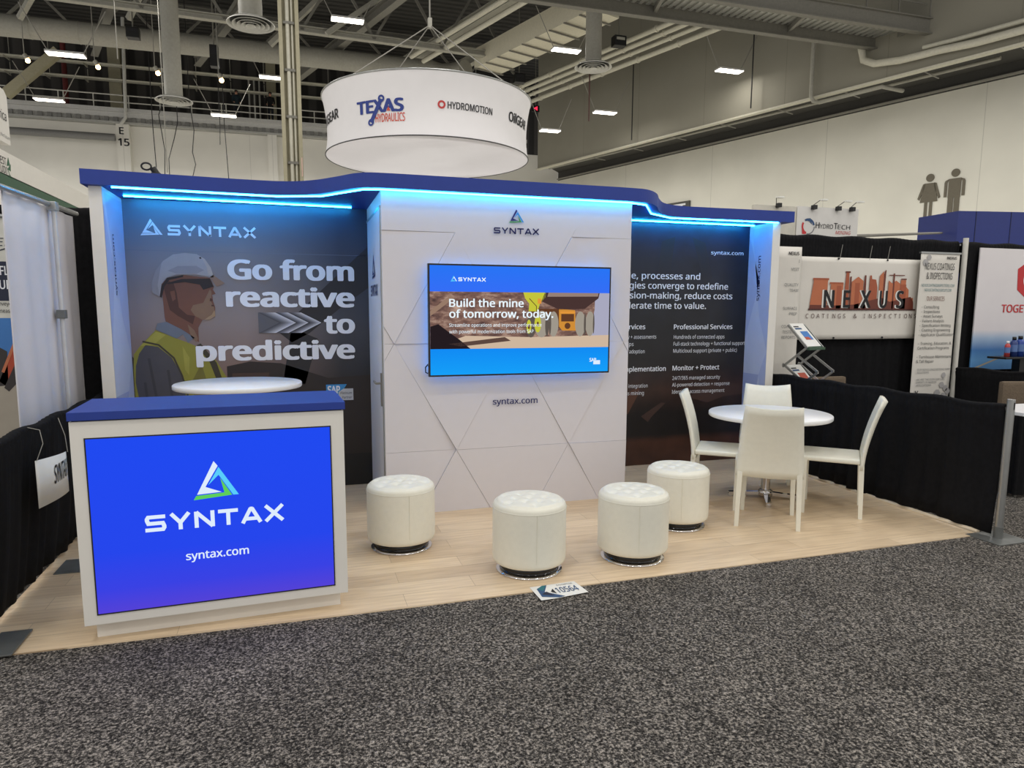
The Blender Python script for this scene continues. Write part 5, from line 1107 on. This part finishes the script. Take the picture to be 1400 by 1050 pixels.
sh = thing('display_shelf', 'black shelf with bottles in front of the white and red poster', 'shelf', (9.9, 2.7, 0))
MB().box((9.46, 2.58, 1.04), (10.7, 2.82, 1.065), .008).build('shelf_board', M_BLACK, sh); MB().box((9.8, 2.66, .02), (9.9, 2.76, 1.04)).build('stand_post', M_BLACK, sh); MB().box((9.6, 2.5, 0), (10.2, 2.9, .02)).build('stand_base', M_BLACK, sh)
for x, h, r_, c, lab in ((9.60, .19, .03, (190, 70, 72), 'slim pale red bottle leftmost on the black shelf'), (9.70, .24, .04, (40, 60, 120), 'dark blue bottle second on the black shelf'), (9.80, .25, .045, (34, 66, 150), 'blue bottle with black cap third on the black shelf'), (9.91, .22, .045, (110, 140, 180), 'grey blue bottle at the right end of the visible shelf'), (10.03, .24, .045, (60, 90, 150), 'blue bottle past the frame edge on the shelf')):
    b_ = thing('bottle', lab, 'bottle', (x, 2.68, 1.065)); mm = mat('bottle_%d_%d' % (c[0], int(x * 100)), c, .3)
    MB().lathe([(.001, 1.0655), (r_, 1.0655), (r_, 1.065 + h * .72), (r_ * .5, 1.065 + h * .85), (.001, 1.065 + h * .85)], (x, 2.68, 0), 20).build('bottle_body', mm, b_)
    MB().lathe([(.001, 1.065 + h * .84), (r_ * .55, 1.065 + h * .84), (r_ * .55, 1.065 + h), (.001, 1.065 + h)], (x, 2.68, 0), 16).build('cap', M_BLACK if 'blue' in lab else M_VINYLW, b_)
    MB().lathe([(r_ + .001, 1.065 + h * .25), (r_ + .001, 1.065 + h * .6)], (x, 2.68, 0), 20).build('wrap_label', mat('bottle_paper_blue', (90, 120, 175), .5), b_)
def arm_chair(c, rz, label, w=.5):
    t = thing('upholstered_chair', label, 'chair')
    MB().box((-w / 2, -.24, .42), (w / 2, .24, .5), .03).build('seat', M_BROWN, t)
    m_ = MB(); m_.box((-w / 2, .2, .46), (w / 2, .27, .885), .03); m_.build('backrest', M_BROWN, t)
    for sx in (-1, 1):
        for sy in (-1, 1): MB().tube([(sx * (w / 2 - .03), sy * .22, 0.0), (sx * (w / 2 - .03), sy * .21, .43)], .013, 8).build('leg', M_CHROME, t)
    t.location = (*c, 0); t.rotation_euler = (0, 0, rz)
    return t
arm_chair((8.75, 1.95), 2.9, 'brown speckled upholstered chair behind the silver drape post', .62)
arm_chair((6.98, 2.46), 0.0, 'brown upholstered chair behind the low drape under the literature rack', .46)
tb = thing('skirted_table', 'white topped table with black skirt behind the silver drape post', 'table', (8.2, .95, 0))
MB().box((7.28, .72, .72), (9.0, 1.18, .75), .004).build('tabletop', mat('white_table_laminate', (240, 240, 240), .3), tb)
for sx in (7.32, 8.96):
    for sy in (.76, 1.14): MB().tube([(sx, sy, 0), (sx, sy, .72)], .015, 8).build('leg', M_STEEL, tb)
vs = []; n = 150
for j in (0, 1):
    for i in range(n + 1):
        q = i / n; x, y = (7.27, 1.18 - .47 * q * 4) if q < .25 else (7.27 + 1.74 * (q - .25) / .75, .71)
        a = .012 * math.sin(i * 1.1); vs.append((x - (a if q < .25 else 0), y - (0 if q < .25 else a), .03 if j == 0 else .72))
MB().add(vs, [[i, i + 1, n + 2 + i, n + 1 + i] for i in range(n)], True).build('skirt', M_DRAPE, tb, recalc=False)
# sign of the booth behind, blue booth wall beyond
hy = thing('backwall_sign', 'white panel sign with red and blue ring above the black drape', 'sign', (8.85, 5, 0))
MB().box((8.33, 5.0, .0), (9.42, 5.06, 3.11)).build('panel', mat('sign_panel_white', (222, 220, 216), .6, var=.02), hy)
g = Gfx(o=(0, 5.0, 0), base=.004)
g.ring(8.53, 2.83, .115, .085, M['signblue'], 0, .2, 2.2); g.poly([(8.46, 2.92), (8.56, 2.95), (8.6, 2.85), (8.55, 2.9)], M['signblue'], 1); g.ring(8.53, 2.83, .115, .085, M['red'], 0, 2.6, 4.4); g.poly([(8.42, 2.8), (8.43, 2.72), (8.5, 2.72), (8.45, 2.78)], M['red'], 1); g.ring(8.53, 2.83, .115, .10, M_INKG, 0, 4.5, 6.3)
g.text('H', 8.66, 2.81, .085, M_INK, bold=.01); g.text('YDRO', 8.735, 2.81, .062, M_INK, 8.97); g.text('T', 8.985, 2.81, .085, M_INK, bold=.01); g.text('ECH', 9.055, 2.81, .062, M_INK, 9.28); g.text('MINING', 9.02, 2.735, .05, M['hred'], 9.285, slant=.2)
g.build('lettering', hy)
for x, dx, lab in ((7.98, -.1, 'clip lamp over the right end of the blue header, leftmost of four'), (8.59, .14, 'clip lamp second from left on the white ring-logo panel'), (9.02, .14, 'clip lamp third from left on the white ring-logo panel'), (9.27, .09, 'clip lamp rightmost on the white ring-logo panel')):
    t = thing('clip_lamp', lab, 'lamp', (x, 5.02, 3.05)); MB().box((x - .03, 4.93, 3.07), (x + .03, 4.998, 3.13), .006).build('clip', M_BLACK, t); MB().tube([(x, 5.02, 3.12), (x + dx * .6, 4.95, 3.2)], .006, 6).build('arm', M_STEEL, t); MB().box((x + dx * .6, 4.9, 3.195), (x + dx * .6 + .1, 4.97, 3.215)).build('lamp_head', mat('lamp_head_white', (235, 235, 228), .4), t)
tag(MB().box((7.6, 5.0, 0), (8.31, 5.06, 3.10)).build('partition', mat('pale_wall_panel', (206, 202, 190), .6)), 'plain pale panel behind the right end of the blue header', 'wall panel')
bb = thing('booth_wall', 'tall blue booth wall below the restroom pictograms', 'wall panel', (17.5, 9, 0))
m_ = MB(); m_.prism([(16.02, 9.0), (19.5, 8.35), (19.5, 10.5), (16.15, 10.2)], 0, 3.9); m_.build('panel', mat('deep_blue_panel', (22, 40, 112), .5, var=.04), bb)
m_ = MB()
for k in range(4):
    q = (k + .5) / 4; x, y = 16.02 + 3.48 * q, 9.0 - .65 * q; m_.box((x - .01, y - .006, 0), (x + .01, y + .006, 3.9))
m_.build('panel_joint', mat('deep_blue_joint', (14, 24, 70), .6), bb)
tag(MB().tube([(9.40, 5.09, 2.73), (16.0, 9.38, 3.44)], .025, 6).build('support_bar', M_STEEL), 'thin dark bar running from the ring-logo panel to the blue wall', 'bar')

# ------------------------------------------------------------------ left neighbour booth
wp = thing('fabric_partition', 'white fabric partition with silver pole left of the booth', 'partition', (-.25, 1.85, 0))
vs = []; n = 40
for j in range(9):
    z = .03 + (2.30 - .03) * j / 8
    for i in range(n + 1):
        y = 1.17 + 1.34 * i / n; q = j / 8
        vs.append((-.26 + .012 * math.sin(y * 9 + q) * (1 - q) + .006 * math.sin(y * 23), y + .0, z))
o = MB().add(vs, [[j * (n + 1) + i, j * (n + 1) + i + 1, (j + 1) * (n + 1) + i + 1, (j + 1) * (n + 1) + i] for j in range(8) for i in range(n)], True).build('fabric', M_FABRICW, wp, recalc=False); o.modifiers.new('t', 'SOLIDIFY').thickness = .004
MB().tube([(-.235, .6, 2.285), (-.235, 2.53, 2.325)], .018, 10).build('top_rail', M_ALU, wp); MB().tube([(-.215, 1.94, .0), (-.215, 1.94, 2.31)], .016, 10).build('pole', mat('pale_pole', (205, 205, 206), .4, .3), wp); MB().box((-.24, 1.905, 1.54), (-.19, 1.975, 1.6), .005).build('pole_clamp', M_STEELPLATE, wp); MB().box((-.25, 1.90, 2.27), (-.19, 1.97, 2.33), .006).build('corner_bracket', M_ALU, wp)
lb = thing('banner_stand', 'tall printed banner with excavator photo at the left edge', 'banner', (-1.0, 2.6, 0))
MB().box((-1.5, 2.6, .08), (-.5, 2.61, 2.29)).build('sheet', mat('banner_cream', (206, 206, 198), .7), lb); MB().tube([(-1.5, 2.595, 2.295), (-.5, 2.595, 2.295)], .015, 8).build('top_bar', M_ALU, lb); MB().box((-1.52, 2.55, 0), (-.48, 2.68, .08), .01).build('base_cassette', M_ALU, lb)
g = Gfx(o=(0, 2.6, 0), base=.002)
g.rect(-1.5, 1.665, -.5, 1.96, M['bandnavy'], 0); g.text('FLO', -.79, 1.86, .065, M_VINYLW, -.692, bold=.02); g.text('URE', -.80, 1.755, .065, M_VINYLW, -.688, bold=.02); g.text('LER', -.835, 2.075, .06, M['bandnavy'], -.705, slant=.2, bold=.005); g.line([(-.95, 2.03), (-.8, 2.035), (-.73, 2.06)], .008, M['bandnavy'], 2)
g.text('onveyor', -.835, 1.63, .03, M_INK, -.72); g.text('measure', -.82, 1.575, .03, M_INK, -.70)
g.rect(-1.5, .3, -.5, 1.535, M['sky'], 0); g.poly([(-1.5, .3), (-1.5, 1.0), (-.9, 1.0), (-.5, 1.15), (-.5, .3)], M['sand'], 1); g.poly([(-.98, 1.0), (-.95, 1.3), (-.85, 1.32), (-.79, 1.28), (-.80, 1.02)], M['machine_dark'], 2); g.poly([(-.86, 1.05), (-.70, 1.42), (-.66, 1.4), (-.66, 1.15), (-.80, 1.0)], M['machine'], 2); g.poly([(-.83, 1.0), (-.69, 1.3), (-.66, 1.28), (-.70, 1.08), (-.8, .97)], M['machine_dark'], 3); g.line([(-.83, 1.12), (-.72, 1.38)], .02, M['rust_light'], 4)
g.build('banner_print', lb)
cn = thing('booth_fascia', 'white fascia board with green lower stripe at upper left', 'fascia', (-1.5, 6, 2.9))
MB().box((-1.56, 3.3, 2.98), (-1.5, 9.4, 3.225)).build('board', M_WHITE, cn)
m_ = MB(); m_.add([(-1.499, 3.3, 2.96), (-1.499, 9.4, 3.0), (-1.499, 9.4, 2.98), (-1.499, 7.6, 2.93), (-1.499, 5.5, 2.83), (-1.499, 3.3, 2.78)], [[0, 1, 2, 3, 4, 5]]); m_.add([(-1.56, 3.3, 2.96), (-1.56, 9.4, 3.0), (-1.56, 9.4, 2.98), (-1.56, 7.6, 2.93), (-1.56, 5.5, 2.83), (-1.56, 3.3, 2.78)], [[0, 1, 2, 3, 4, 5]]); m_.box((-1.56, 3.3, 2.93), (-1.5, 9.4, 2.99)); m_.build('green_stripe', mat('fascia_green', (34, 84, 58), .5), cn)
m_ = MB()
for y in (3.4, 9.3): m_.box((-1.58, y - .05, 0), (-1.5, y + .05, 2.95))
m_.build('support_leg', M_WHITE, cn)
g = Gfx(o=(-1.5, 0, 0), u=(0, 1, 0), n=(1, 0, 0), base=.003)
g.text('WEST', 4.80, 3.08, .075, M_INK, 5.05, bold=.005); g.text('STUDI', 4.78, 2.995, .07, M_INK, 5.05, bold=.005); g.poly([(5.06, 3.08), (5.12, 3.18), (5.15, 3.1)], M['leaf'], 0); g.poly([(5.08, 3.05), (5.17, 3.12), (5.16, 3.04)], M['leaf'], 0); g.line([(5.07, 3.06), (5.12, 3.0), (5.1, 2.97)], .012, M['leaf'], 1); g.line([(5.12, 3.0), (5.17, 2.97)], .012, M['leaf'], 1); g.build('lettering', cn)
rs = thing('box_sign', 'white box sign with dark lettering above the fascia at the left edge', 'sign', (-1.7, 4.8, 3.2))
m_ = MB(); Mx = Matrix(((0, 0, 1, -1.95), (1, 0, 0, 0), (0, 1, 0, 0), (0, 0, 0, 1)))
m_.prism([(4.1, 3.32), (5.29, 3.33), (5.29, 3.83), (5.22, 3.88), (4.1, 3.9)], 0, .43, Mx); m_.build('box', M_WHITE, rs)
m_ = MB()
for y in (4.3, 5.0): m_.tube([(-1.54, y, 3.227), (-1.6, y, 3.32)], .02, 6)
m_.build('standoff', M_ALU, rs)
g = Gfx(o=(-1.52, 0, 0), u=(0, 1, 0), n=(1, 0, 0), base=.003); g.text('America', 4.80, 3.56, .095, M_INK, 5.22, bold=.005); g.text('manufacturing the future', 4.65, 3.38, .035, M_INKG, 5.27); g.build('lettering', rs)
